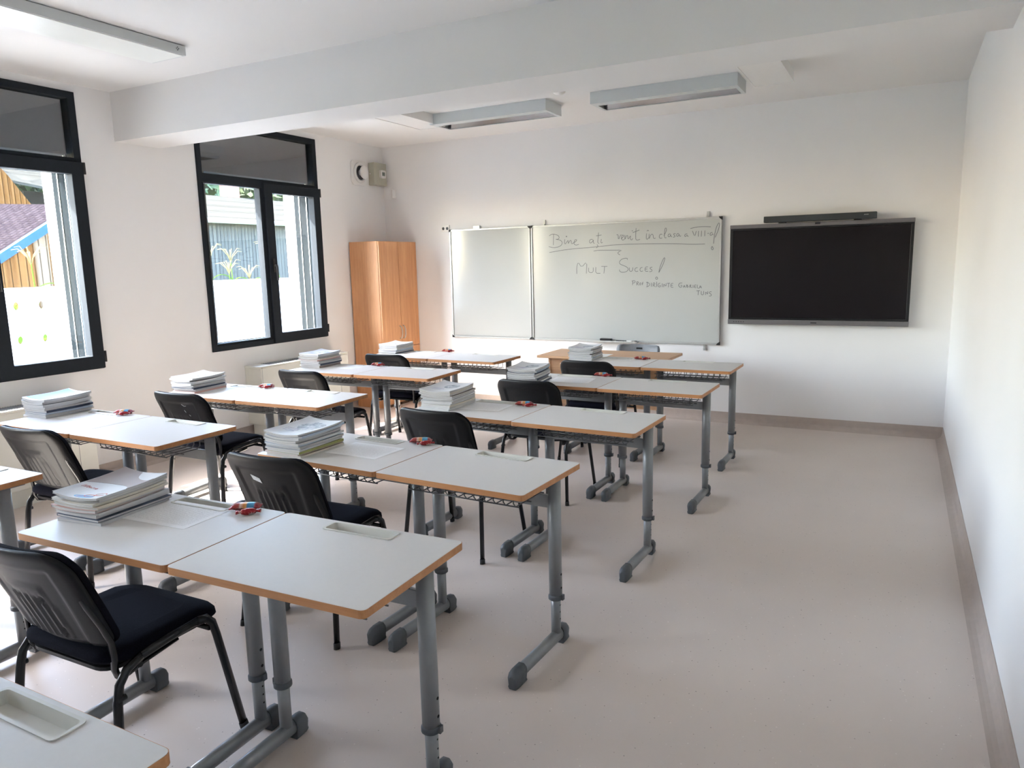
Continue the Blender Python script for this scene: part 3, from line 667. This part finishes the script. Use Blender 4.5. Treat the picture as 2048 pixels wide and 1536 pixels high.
    G().tube([(-.236, .150, .408), (.236, .150, .408)], .009, 8).build('crossbar', 'chair_tube', t)
    G().tube([(-.236, -.105, .412), (.236, -.105, .412)], .009, 8).build('crossbar', 'chair_tube', t)
    for sx in (-1, 1): G().tube([(sx*.243, -.196, .345), (sx*.243, -.168, .345)], .009, 10).build('stacking_knob', 'rubber_black', t)
    return t
CH = [('A0', 3.270, -5.815, .02, 'black chair closest to the camera, back turned, at the nearest desk pair'),
      ('A1', 3.190, -4.800, .04, 'black chair with white sticker behind its back at the second right-hand desk pair'),
      ('A2', 3.325, -3.755, -.05, 'black chair half hidden by books on the third right-hand desk pair'),
      ('A3', 3.350, -2.700, -.03, 'black chair at the fourth right-hand desk pair'),
      ('A4', 3.360, -1.700, -.02, 'black chair at the farthest right-hand desk pair, before the beech desk'),
      ('L1', 1.640, -4.880, .05, 'black chair cut by the left edge, at the nearest full left-hand desk pair'),
      ('L2', 1.480, -3.880, .0, 'black chair with chalky marks on its back at the second full left-hand desk pair'),
      ('L3', 1.530, -2.860, -.02, 'black chair in front of the fan coil unit at the third full left-hand desk pair'),
      ('L4', 1.535, -1.840, .0, 'black chair at the farthest left-hand desk pair, before the cabinet')]
cp = chair_proto(); used = False; CHAIR = {}
for k, x, y, r, lb in CH:
    c = cp if not used else copy_tree(cp); used = True
    c.location = (x, y, 0); c.rotation_euler = (0, 0, r); c['label'] = lb; c['group'] = 'black visitor chairs'; CHAIR[k] = c
# sticker on one chair back, pale scratches on another
def on_back(x, z, off=-.0175): 
    s = (z-.50)/.33
    return (x, -.195-.125*s-.012*s*s+.045*(x/.235)**2+off+.007, z)
q = G(); a, b = (-.075, .735), (-.030, .712)
P0 = [on_back(-.078, .742), on_back(-.030, .728), on_back(-.026, .704), on_back(-.072, .717)]
q.loft([P0, [(x, y-.0008, z) for x, y, z in P0]]); st = q.build('sticker', 'label_white', CHAIR['A1'], label='small white paper sticker')
q = G()
for x0, z0, x1, z1 in ((.02,.70,.05,.69),(.06,.72,.07,.70),(.08,.70,.09,.68),(-.02,.70,.0,.685),(.06,.76,.09,.75)):
    q.tube([on_back(x0, z0, -.016), on_back((x0+x1)/2, z0-.012, -.0165), on_back(x1, z1, -.016)], .0016, 5)
q.build('scuff_mark', 'label_white', CHAIR['L2'])

# ------------------------------------------------------------ teacher's desk and chair
t = thing('teacher_desk', 'beech teacher desk in front of the whiteboard', 'desk', (2.565, -1.222, 0)); L, D = 1.195, .545
G().box(0, L, 0, D, .728, .750).build('tabletop', 'desk_beech', t, .002, 1)
for x, y1 in ((.075, D-.05), (L-.093, .16)): G().box(x, x+.018, .09, y1, 0, .728).build('side_panel', 'desk_beech', t)
G().box(.093, L-.093, .095, .113, .30, .728).build('modesty_panel', 'desk_beech', t)
G().box(.093, L-.093, .30, .318, .66, .728).build('apron', 'desk_beech', t)
t = thing('teacher_chair', 'grey plastic chair tucked behind the beech teacher desk', 'chair', (3.262, -.44, 0))
q = G(); lo = []
for z, w, y in ((.56, .17, .0), (.58, .195, -.0), (.68, .212, .012), (.745, .214, .020), (.772, .205, .024), (.782, .18, .026)):
    L_ = []
    for i in range(13):
        u = -1+2*i/12; L_.append((u*w, y+.035-.05*u*u, z))
    for i in range(12, -1, -1):
        u = -1+2*i/12; L_.append((u*w, y+.035-.05*u*u+.012, z))
    lo.append(L_)
q.loft(lo, smooth=True); bk = q.build('backrest', 'grey_plastic', t)
G().box(-.03, .03, .050, .0525, .735, .752).build('grip_hole', 'hole_black', bk)
q = G(); q.loft([[(a, b, z) for a, b in rrect(0, -.17, w, w*.95, .06, 5)] for z, w in ((.430, .36), (.440, .40), (.452, .40), (.456, .38))], smooth=True); q.build('seat', 'grey_plastic', t)
for sx in (-1, 1):
    G().tube([(sx*.19, -.34, 0), (sx*.17, -.31, .43)], .0125, 8).build('leg', 'steel_grey', t)
    G().tube([(sx*.20, .06, 0), (sx*.175, -.01, .40), (sx*.17, .03, .60)], .0125, 8).build('leg', 'steel_grey', t)
    G().tube([(sx*.17, -.31, .424), (sx*.172, -.01, .424)], .010, 8).build('seat_rail', 'steel_grey', t)
t = tag(G().box(2.90, 3.20, -1.16, -.95, .7503, .7512).build('paper_sheet', 'plastic_white'), 'blank white sheet on the beech teacher desk', 'paper')

# ------------------------------------------------------------ textbooks, handouts and sweets on the left desk of every pair
ORD = ['top book', 'second book from the top', 'third book from the top', 'fourth book from the top', 'fifth book from the top', 'sixth book from the top', 'seventh book from the top', 'eighth book from the top', 'ninth book from the top', 'tenth book from the top', 'eleventh book from the top', 'twelfth book from the top', 'thirteenth book from the top']
SHORT = {'A0': 'pile on the nearest right-hand desks', 'A1': 'pile on the second right-hand desks', 'A2': 'pile on the third right-hand desks', 'A3': 'pile on the fourth right-hand desks', 'A4': 'pile by the beech teacher desk',
 'L1': 'pile at the left edge', 'L2': 'pile on the second full left-hand desks', 'L3': 'pile before the fan coil unit', 'L4': 'pile before the beech cabinet'}
def book(cx, cy, z, w, d, th, rz, amp, cmat, name='textbook'):
    bend = lambda x, y: amp*(.95*(abs(x)/(w/2))**2.0*(1 if x < 0 else .55) + .6*(y/(d/2))**2*(1 if y > 0 else .2))
    q = G(); c = .0007
    q.slab(-w/2, w/2, -d/2, d/2, lambda x, y: bend(x, y), lambda x, y: c+bend(x, y), 8, 8)
    q.slab(-w/2, w/2, -d/2, d/2, lambda x, y: th-c+bend(x, y), lambda x, y: th+bend(x, y), 8, 8)
    sp = cmat[1]
    q.slab(*( (w/2-.0009, w/2) if sp else (-w/2, -w/2+.0009)), -d/2, d/2, lambda x, y: c+bend(x, y), lambda x, y: th-c+bend(x, y), 1, 8)
    o = q.build(name, cmat[0]); o.location = (cx, cy, z); o.rotation_euler = (0, 0, rz)
    p = G(); p.slab(-w/2+(.0025 if sp else .001), w/2-(.001 if sp else .0025), -d/2+.0015, d/2-.0015, lambda x, y: c*1.02+bend(x, y), lambda x, y: th-c*1.02+bend(x, y), 8, 8)
    p.build('page_block', 'page_edges', o)
    return o, bend
PILES = {  # near right corner of the pile on the tabletop, number, total height, seed
 'A0': (3.187, -5.797, 9, .094, .30), 'A1': (3.190, -4.881, 11, .106, .32), 'A2': (3.240, -3.744, 11, .114, .36), 'A3': (3.361, -2.880, 11, .127, .4), 'A4': (3.207, -1.505, 10, .106, .3),
 'L1': (1.169, -4.800, 9, .111, .28), 'L2': (1.284, -3.890, 9, .105, .3), 'L3': (1.247, -2.631, 10, .117, .3), 'L4': (1.275, -1.606, 7, .085, .25)}
TOPBOOK = {}
for k, (px, py, n, hh, curl) in PILES.items():
    rot0 = {'A0': .10, 'A1': .0, 'A2': .03, 'A3': .10, 'A4': .04, 'L1': .04, 'L2': .05, 'L3': .04, 'L4': .03}[k]
    w, d = .207, .288
    cx = px-w/2*math.cos(rot0)-d/2*math.sin(rot0); cy = py-w/2*math.sin(rot0)+d/2*math.cos(rot0)
    ths = [random.uniform(.7, 1.3) for _ in range(n)]; s_ = sum(ths); ths = [a*(hh-.010)/s_ for a in ths]
    z = TOP+.0004
    for i, th in enumerate(ths):
        lev = i/(n-1); amp = .014*lev**1.2
        mt = random.choice(['cover_white', 'cover_white', 'cover_grey', 'cover_white_b', 'cover_white', 'cover_white_b', 'cover_grey', 'cover_cream', 'cover_pale_blue', 'cover_white_b', 'cover_pink' if k != 'A4' else 'cover_white', 'cover_navy', 'cover_taupe'])
        if k == 'A1' and i == 2: mt = 'cover_olive'
        if k == 'A0' and i in (1,): mt = 'cover_navy'
        if i == n-1: mt = {'A0': 'cover_white', 'L1': 'cover_white'}.get(k, 'cover_white')
        jx, jy = (random.uniform(-.009, .009), random.uniform(-.008, .012)) if i < n-1 else (0, .002)
        if k == 'A0' and i == 0: jx, jy = .012, -.004
        dx = w+random.choice([0, 0, -.004, -.008]) if i < n-1 else w; dd = d+random.choice([0, 0, -.006, .004])
        o, bend = book(cx+jx, cy+jy, z, dx, dd, th*.985, rot0+random.uniform(-.05, .05)*(i < n-1), amp, (mt, i % 3 != 1))
        z += th
        col = {'cover_white': 'white', 'cover_white_b': 'white', 'cover_grey': 'grey', 'cover_cream': 'cream', 'cover_pale_blue': 'pale blue', 'cover_pink': 'pink', 'cover_navy': 'navy', 'cover_taupe': 'taupe', 'cover_olive': 'olive'}[mt]
        tag(o, col+' softcover textbook, '+ORD[n-1-i]+', '+SHORT[k], 'book', 'textbooks in the '+SHORT[k])
    TOPBOOK[k] = (o, bend, th*.985, w, d)
def decal(k, poly, mt, name, holes=(), lift=.0010):
    o, bend, th, w, d = TOPBOOK[k]
    # polygon cut into small cells so it follows the curve of the cover
    bm = bmesh.new(); vv = [bm.verts.new((x, y, 0)) for x, y in poly]; bm.faces.new(vv)
    for ax in (0, 1):
        for s in range(-14, 15):
            c = s*.011; no = (1, 0, 0) if ax == 0 else (0, 1, 0); co = (c, 0, 0) if ax == 0 else (0, c, 0)
            bmesh.ops.bisect_plane(bm, geom=bm.verts[:]+bm.edges[:]+bm.faces[:], plane_co=co, plane_no=no)
    r = bmesh.ops.extrude_face_region(bm, geom=bm.faces[:])
    up = {v for v in r['geom'] if isinstance(v, bmesh.types.BMVert)}
    for v in bm.verts: v.co.z = th+bend(v.co.x, v.co.y)+(lift if v in up else 0.)
    bmesh.ops.recalc_face_normals(bm, faces=bm.faces[:])
    me = bpy.data.meshes.new(name); bm.to_mesh(me); bm.free(); me.materials.append(MATS[mt])
    ob = bpy.data.objects.new(name, me); COL.objects.link(ob); ob.parent = o; return ob
def arc(cx, cy, rx, ry, a0, a1, n=18): return [(cx+rx*math.cos(math.radians(a0+(a1-a0)*i/n)), cy+ry*math.sin(math.radians(a0+(a1-a0)*i/n))) for i in range(n+1)]
def squiggle(k, strokes, wd, mt, name):
    o, bend, th, w, d = TOPBOOK[k]; q = G()
    for s in strokes:
        P = []
        for (x0, y0), (x1, y1) in zip(s, s[1:]):
            for i in range(4): P.append((x0+(x1-x0)*i/4, y0+(y1-y0)*i/4))
        P.append(s[-1]); q.tube([(x, y, th+bend(x, y)+.0009) for x, y in P], wd, 5, 0, ry=.0004, side=(0,0,1))
    ob = q.build(name, mt, o); return ob
# nearest pile: white cover, taupe sweep, red title
decal('A0', [(-.1, -.02)]+arc(.0, -.045, .105, .06, 150, 20)+[(.1030, -.03), (.1030, .085)]+arc(.11, .15, .12, .085, 262, 190)+[(-.015, .142), (-.1030, .142)], 'print_taupe', 'cover_print')
squiggle('A0', [[(-.080+.0, -.055), (-.078, -.035)], [(-.066, -.041), (-.072, -.044), (-.066, -.049), (-.072, -.053)], [(-.060, -.036), (-.059, -.052), (-.055, -.052)], [(-.064, -.042), (-.055, -.042)], [(-.048, -.042), (-.052, -.047), (-.047, -.052), (-.043, -.047), (-.048, -.042)], [(-.037, -.053), (-.036, -.043), (-.031, -.042)], [(-.026, -.043), (-.026, -.053)], [(-.021, -.048), (-.013, -.048), (-.016, -.042), (-.021, -.047), (-.018, -.053), (-.013, -.052)]], .0014, 'print_red', 'cover_title')
squiggle('A0', [arc(.035, -.115, .022, .010, 0, 360, 14), arc(.070, -.098, .022, .012, 0, 330, 14), [(-.01, -.130), (.02, -.122)]], .0022, 'print_red', 'cover_print')
decal('A0', arc(.02, -.125, .045, .012, 0, 330, 14), 'print_blue', 'cover_print', lift=.0009)
# others: grey picture blot in the upper half, small titles
def blob(cx, cy, rx, ry, n=26, sd=1):
    rnd = random.Random(sd); return [(cx+rx*(.82+.18*rnd.random())*math.cos(2*PI*i/n), cy+ry*(.82+.18*rnd.random())*math.sin(2*PI*i/n)) for i in range(n)]
for i, k in enumerate(('A1', 'A2', 'A3', 'A4', 'L2', 'L3', 'L4')):
    decal(k, blob(.015, .035, .070 if k == 'A1' else .05, .075 if k == 'A1' else .05, sd=i+3), 'print_grey', 'cover_print')
    squiggle(k, [[(-.07, -.03-.018*r), (-.055, -.028-.018*r), (-.045, -.031-.018*r), (-.02, -.029-.018*r), (.0+.01*(r % 2), -.031-.018*r)] for r in range(3)], .0016, 'print_violet', 'cover_title')
decal('L1', [(-.098, -.12), (.02, -.11), (.05, -.04), (.03, .08), (-.02, .13), (-.098, .135)], 'print_blue', 'cover_print')
decal('L1', [(.055, .02), (.1, .0), (.1, .12), (.05, .13)], 'cover_pale_blue', 'cover_print')

# printed handouts
SHEETS = {'A0': (3.325, -5.605, .05), 'A1': (3.365, -4.655, -.04), 'A2': (3.355, -3.560, .05), 'A3': (3.455, -2.490, .12), 'A4': (3.365, -1.290, .0), 'L1': (1.350, -4.650, .02), 'L2': (1.420, -3.715, .08), 'L3': (1.400, -2.470, -.03), 'L4': (1.500, -1.505, .0)}
sheet_me = None
for k, (x, y, r) in SHEETS.items():
    if sheet_me is None:
        q = G(); q.slab(-.147, .147, -.104, .104, lambda x, y: 0, lambda x, y: .0004, 1, 1); o = q.build('printed_sheet', 'printed_paper'); sheet_me = o
    else: o = sheet_me.copy(); COL.objects.link(o)
    o.location = (x, y, TOP+.0032 if False else TOP+.0003); o.rotation_euler = (0, 0, r)
    tag(o, 'white printed sheet beside the '+SHORT[k], 'paper', 'printed sheets beside the books')

# sweets
def biscuit():
    t = thing('wrapped_biscuit', 'x', 'sweet'); q = G(); nu, nv = 22, 12; vs = []
    rnd = random.Random(3)
    for side in (1, 0):
        for j in range(nv+1):
            v = -1+2*j/nv
            for i in range(nu+1):
                u = -1+2*i/nu; a = abs(u); h = (1-a**5)*(1-abs(v)**3.5)
                wr = .0012*math.sin(u*31+v*5)*(1-h)+.0010*(rnd.random()-.5)
                z = .012+(.0125*h+wr)*(1 if side else -.92)
                if a > .86: z = .010+.0015*(1 if side else -1)+.0012*math.sin(v*22)
                vs.append((u*.052, v*.021*(1 if a < .86 else 1.08), max(.0004, z)))
    N = (nu+1)*(nv+1); R = nu+1; fs = []
    for j in range(nv):
        for i in range(nu):
            a = j*R+i; fs += [(a, a+1, a+R+1, a+R), (N+a, N+a+R, N+a+R+1, N+a+1)]
    for i in range(nu): fs += [(i, N+i, N+i+1, i+1), (nv*R+i, nv*R+i+1, N+nv*R+i+1, N+nv*R+i)]
    for j in range(nv): fs += [(j*R, (j+1)*R, N+(j+1)*R, N+j*R), (j*R+nu, N+j*R+nu, N+(j+1)*R+nu, (j+1)*R+nu)]
    q.add(vs, fs, 0, True); q.build('wrapper', 'foil_biscuit', t); return t
def twist():
    t = thing('wrapped_sweet', 'x', 'sweet'); q = G(); n = 14; lo = []
    for x, r in ((-.040, .013), (-.034, .011), (-.026, .0035), (-.022, .008), (-.014, .0105), (0, .0115), (.014, .0105), (.022, .008), (.026, .0035), (.034, .010), (.041, .013)):
        fl = .45 if abs(x) > .03 else 1.; lo.append([(x, r*math.cos(2*PI*j/n)*(1+.15*math.sin(j*5+x*300)), .0118+r*fl*math.sin(2*PI*j/n)*(1+.1*math.sin(j*3))) for j in range(n)])
    q.loft([[(x, y, max(.0004, z)) for x, y, z in l] for l in lo], smooth=True); q.build('wrapper', 'foil_red', t); return t
b0, s0 = biscuit(), twist(); used = False
SW = {'A0': (3.510, -5.475, .55), 'A1': (3.520, -4.435, .5), 'A2': (3.560, -3.440, .35), 'A3': (3.578, -2.235, .35), 'A4': (3.560, -1.270, .5), 'L1': (1.465, -4.520, .45), 'L2': (1.560, -3.505, .5), 'L3': (1.610, -2.320, .5), 'L4': (1.650, -1.300, .45)}
for k, (x, y, r) in SW.items():
    b = b0 if not used else copy_tree(b0); s = s0 if not used else copy_tree(s0); used = True
    b.location = (x, y, TOP+.0003); b.rotation_euler = (0, 0, r); s.location = (x+.052, y-.036, TOP+.0003); s.rotation_euler = (0, 0, r+.15)
    where = SHORT[k].replace('pile', 'desk beside the pile', 1).replace('desk beside the pile', 'next to the pile', 1)
    b['label'] = 'foil wrapped biscuit '+where; b['group'] = 'wrapped biscuits'
    s['label'] = 'red twist-wrapped sweet '+where; s['group'] = 'twist-wrapped sweets'

# ------------------------------------------------------------ outdoors
struct(G().box(-4.0, -.45, -16, 12, -.35, -.30).build('paving', 'paving'), 'pale courtyard paving outside the windows')
struct(G().box(-60, -4.0, -30, 60, -.36, -.31).build('garden_ground', 'grass'), 'green ground beyond the white block fence')
holes = []
ys = [(-6.5,-6.2),(-5.6,-5.3),(-4.7,-4.4),(-3.85,-3.55),(-2.97,-2.67),(-2.08,-1.78),(-1.2,-.9),(-.35,-.06),(.40,.67),(1.173,1.445),(2.05,2.33),(2.93,3.2),(3.8,4.1)]
for a, b in ys:
    for yy in (a, b):
        for zz in (1.205, .79): holes.append([(yy+.064*math.cos(2*PI*i/20), zz+.064*math.sin(2*PI*i/20)) for i in range(20)])
fence = G().plate(rect(-9, 7, -.30, 1.425), holes, -4.12, -4.0, 'x').build('garden_fence', 'fence_white')
tag(fence, 'white perforated block fence wall outside the windows', 'fence')

def corn(x, y, h, seed, label, ntas=9):
    rnd = random.Random(seed); t = thing('corn_plant', label, 'plant', (x, y, -.31), 0, 'corn plants behind the fence')
    G().tube([(0, 0, 0), (.01, .02, h*.5), (.0, .0, h*.9)], [.014, .012, .006], 8).build('stalk', 'corn_leaf', t)
    q = G()
    for i in range(7):
        z0 = h*(.35+.45*i/7); an = (i % 2)*PI+rnd.uniform(-.5, .5)+PI/2; L = rnd.uniform(.45, .7); P = []
        for j in range(9):
            s = j/8; P.append((math.cos(an)*L*s*.75, math.sin(an)*L*s*.75, z0+L*(.75*s-.95*s*s)))
        lo = []
        for j, p in enumerate(P):
            s = j/8; wd = .030*math.sin(PI*min(1, .12+s*.88))+.002; nx, ny = -math.sin(an)*wd, math.cos(an)*wd
            lo.append([(p[0]+nx, p[1]+ny, p[2]+.006), (p[0], p[1], p[2]-.004), (p[0]-nx, p[1]-ny, p[2]+.006), (p[0], p[1], p[2]-.002)])
        q.loft(lo, smooth=True)
    q.build('leaf', 'corn_leaf', t)
    q = G()
    for i in range(ntas):
        an = 2*PI*i/ntas+rnd.uniform(-.2, .2); L = rnd.uniform(.20, .30); r0 = .0 if i == 0 else 1
        q.tube([(0, 0, h*.88), (math.cos(an)*.04*r0, math.sin(an)*.04*r0, h*.88+L*.45), (math.cos(an)*.13*r0, math.sin(an)*.13*r0, h*.88+L*.85), (math.cos(an)*.2*r0, math.sin(an)*.2*r0, h*.88+L*.8)], [.003, .006, .006, .003], 5)
    q.build('tassel', 'corn_tassel', t)
for i, (x, y, zt, lb) in enumerate(((-4.45, -1.62, 2.02, 'corn plant with pale tassel in front of the brown barn'), (-4.5, 1.22, 2.10, 'corn plant nearest the left window frame, drooping tassel'), (-4.6, 1.72, 2.02, 'corn plant with a wide tassel in front of the grey shed, centre'), (-4.35, 1.45, 1.80, 'short corn plant with low tassel before the grey shed'), (-4.7, 2.62, 2.22, 'tall corn plant behind the right-hand window sash'), (-4.6, 2.10, 1.68, 'low leafy corn plant just left of the window mullion'), (-4.5, -2.6, 1.9, 'corn plant further left behind the fence'))):
    corn(x, y, (zt+.31)/1.02, i+11, lb)

for i, (y, lb) in enumerate(((-2.05, 'low bush seen through the left holes of the fence, left window'), (-1.45, 'low bush behind the fence near the brown barn post'), (1.6, 'low bush seen through fence holes in the middle window'), (2.7, 'low bush behind the fence at the right sash'), (3.6, 'low bush at the far right behind the fence'))):
    rnd = random.Random(i+40); t = thing('bush', lb, 'bush', (-4.75, y, -.31), 0, 'bushes behind the fence'); q = G()
    for _ in range(420):
        c = Vector((rnd.uniform(-.32, .32), rnd.uniform(-.42, .42), rnd.uniform(.05, 1.62))); s = rnd.uniform(.04, .09)
        a = Vector((rnd.gauss(0,1), rnd.gauss(0,1), rnd.gauss(0,1))).normalized(); b = a.cross(Vector((rnd.gauss(0,1), rnd.gauss(0,1), rnd.gauss(0,1)))).normalized()
        q.add([c-a*s, c-b*s*.4, c+a*s, c+b*s*.4], [(0,1,2,3)], 0)
    q.build('foliage', 'corn_leaf', t); G().tube([(0,0,0),(.02,0,.7),(0,.03,1.3)], [.02,.014,.006], 6).build('stem', 'bark', t)
def quad_prism(g_, poly, axis, h0, h1, m=0): return g_.plate(poly, [], h0, h1, axis, m)
# brown barn with tiled roof and blue verge board (first window)
t = thing('barn', 'brown plank barn with tiled roof and blue board, seen through the left window', 'building', (-9, 0, -.31))
q = G(); q.plate([(-4, 0), (1.02, 0), (1.02, 2.56), (.41, 2.17), (-4, -.6+.9)], [], -.2, 0, 'x'); q.build('plank_wall', 'planks_brown', t)
G().plate([(1.02, 0), (1.32, 0), (1.32, 2.72), (1.02, 2.56)], [], -.6, -.05, 'x').build('corner_post', 'planks_dark', t)
q = G(); q.loft([[(.12, y, z), (.12, y, z+.17), (-.02, y, z+.17), (-.02, y, z)] for y, z in ((-3.2, -.13), (.41, 2.14), (1.9, 3.08))]); q.build('verge_board', 'gutter_blue', t)
q = G(); q.loft([[(0, -3.2, .02), (0, 1.9, 3.23), (-4, 4.2, 3.50), (-4, -1.5, 3.32)], [(0, -3.2, -.06), (0, 1.9, 3.15), (-4, 4.2, 3.42), (-4, -1.5, 3.24)]]); q.build('roof', 'roof_tiles', t)
t = thing('barn', 'unpainted wooden gable behind the tiled barn roof, left window', 'building', (-16.6, 0, -.31))
G().plate([(2, 0), (6.0, 0), (6.0, 3.45), (5.46, 3.80), (4.88, 4.62), (2, 8)], [], -.3, 0, 'x').build('gable_wall', 'planks_brown', t)
t = thing('shed', 'pale shed with a light sloping roof behind the gable, left window', 'building', (-19, 0, -.31))
G().plate([(6.1, 0), (9.4, 0), (9.4, 4.4), (6.6, 4.5)], [], -.3, 0, 'x').build('wall', 'roof_pale', t)
q = G(); q.loft([[(.3, 5.9, 4.78), (.3, 9.6, 4.30), (-3, 9.9, 5.5), (-3, 7.0, 5.55)], [(.3, 5.9, 4.70), (.3, 9.6, 4.22), (-3, 9.9, 5.4), (-3, 7.0, 5.45)]]); q.build('roof', 'roof_pale', t)
# grey barn (second window)
t = thing('barn', 'long grey barn with pale sheet roof and zinc gutter, seen through the middle window', 'building', (-14, 0, -.31))
G().box(-.2, 0, 8.0, 19.0, 0, 3.42).build('plank_wall', 'planks_grey', t)
q = G(); q.loft([[(.35, 7.6, 3.50), (.35, 19.4, 3.50), (-4, 19.4, 4.72), (-4, 7.6, 4.72)], [(.35, 7.6, 3.43), (.35, 19.4, 3.43), (-4, 19.4, 4.65), (-4, 7.6, 4.65)]]); q.build('roof', 'roof_pale', t)
G().tube([(.42, 7.6, 3.43), (.42, 19.4, 3.43)], .075, 10).build('gutter', 'gutter_zinc', t)
ch = G().box(-5.0, -4.5, 14.2, 14.75, 3.9, 5.35).build('chimney', 'brick_red', t); G().box(-5.1, -4.4, 14.1, 14.85, 5.35, 5.47).build('chimney_cap', 'render_white', ch)

def tree(x, y, h, r, seed, label):
    rnd = random.Random(seed); t = thing('tree', label, 'tree', (x, y, -.31), 0, 'trees behind the barns')
    G().tube([(0, 0, 0), (.1, .1, h*.35), (0, .2, h*.7)], [.28, .2, .1], 8).build('trunk', 'bark', t)
    q = G()
    for i in range(3600):
        c = Vector((rnd.gauss(0, 1), rnd.gauss(0, 1), rnd.gauss(0, 1))).normalized()*rnd.uniform(.55, 1.05)
        bump_ = 1+.18*math.sin(c.x*5+seed)*math.cos(c.y*6)
        p = Vector((c.x*r*bump_, c.y*r*bump_, h*.56+c.z*h*.46)); s = rnd.uniform(.22, .46)
        a = Vector((rnd.gauss(0,1), rnd.gauss(0,1), rnd.gauss(0,1))).normalized(); b = a.cross(Vector((rnd.gauss(0,1), rnd.gauss(0,1), rnd.gauss(0,1)))).normalized()
        q.add([p-a*s, p-b*s*.5, p+a*s, p+b*s*.5], [(0,1,2,3)], 0)
    q.build('foliage', 'foliage', t)
for i, (x, y, h, r, lb) in enumerate(((-23, 4.2, 7.5, 3.0, 'leafy green tree above the wooden gable'), (-29, 9.8, 10.0, 4.2, 'leafy green tree above the pale shed'), (-23, 13.4, 8.5, 3.2, 'green tree just left of the brick chimney'), (-29, 19.5, 9.5, 4.2, 'green tree just right of the brick chimney'), (-23, 22.0, 8.6, 3.4, 'green tree behind the right end of the grey barn'), (-29, 29, 10.0, 4.4, 'green tree furthest right behind the grey barn'), (-22, -.5, 8, 2.6, 'green tree at the far left beyond the barns'), (-33, 15.0, 11.5, 4.6, 'tall green tree in the back row behind the chimney'), (-33, 24.5, 11.0, 4.8, 'tall green tree in the back row behind the right end of the grey barn'), (-34, 5.0, 10.5, 4.6, 'tall green tree in the back row behind the shed'))):
    tree(x, y, h, r, i+5, lb)
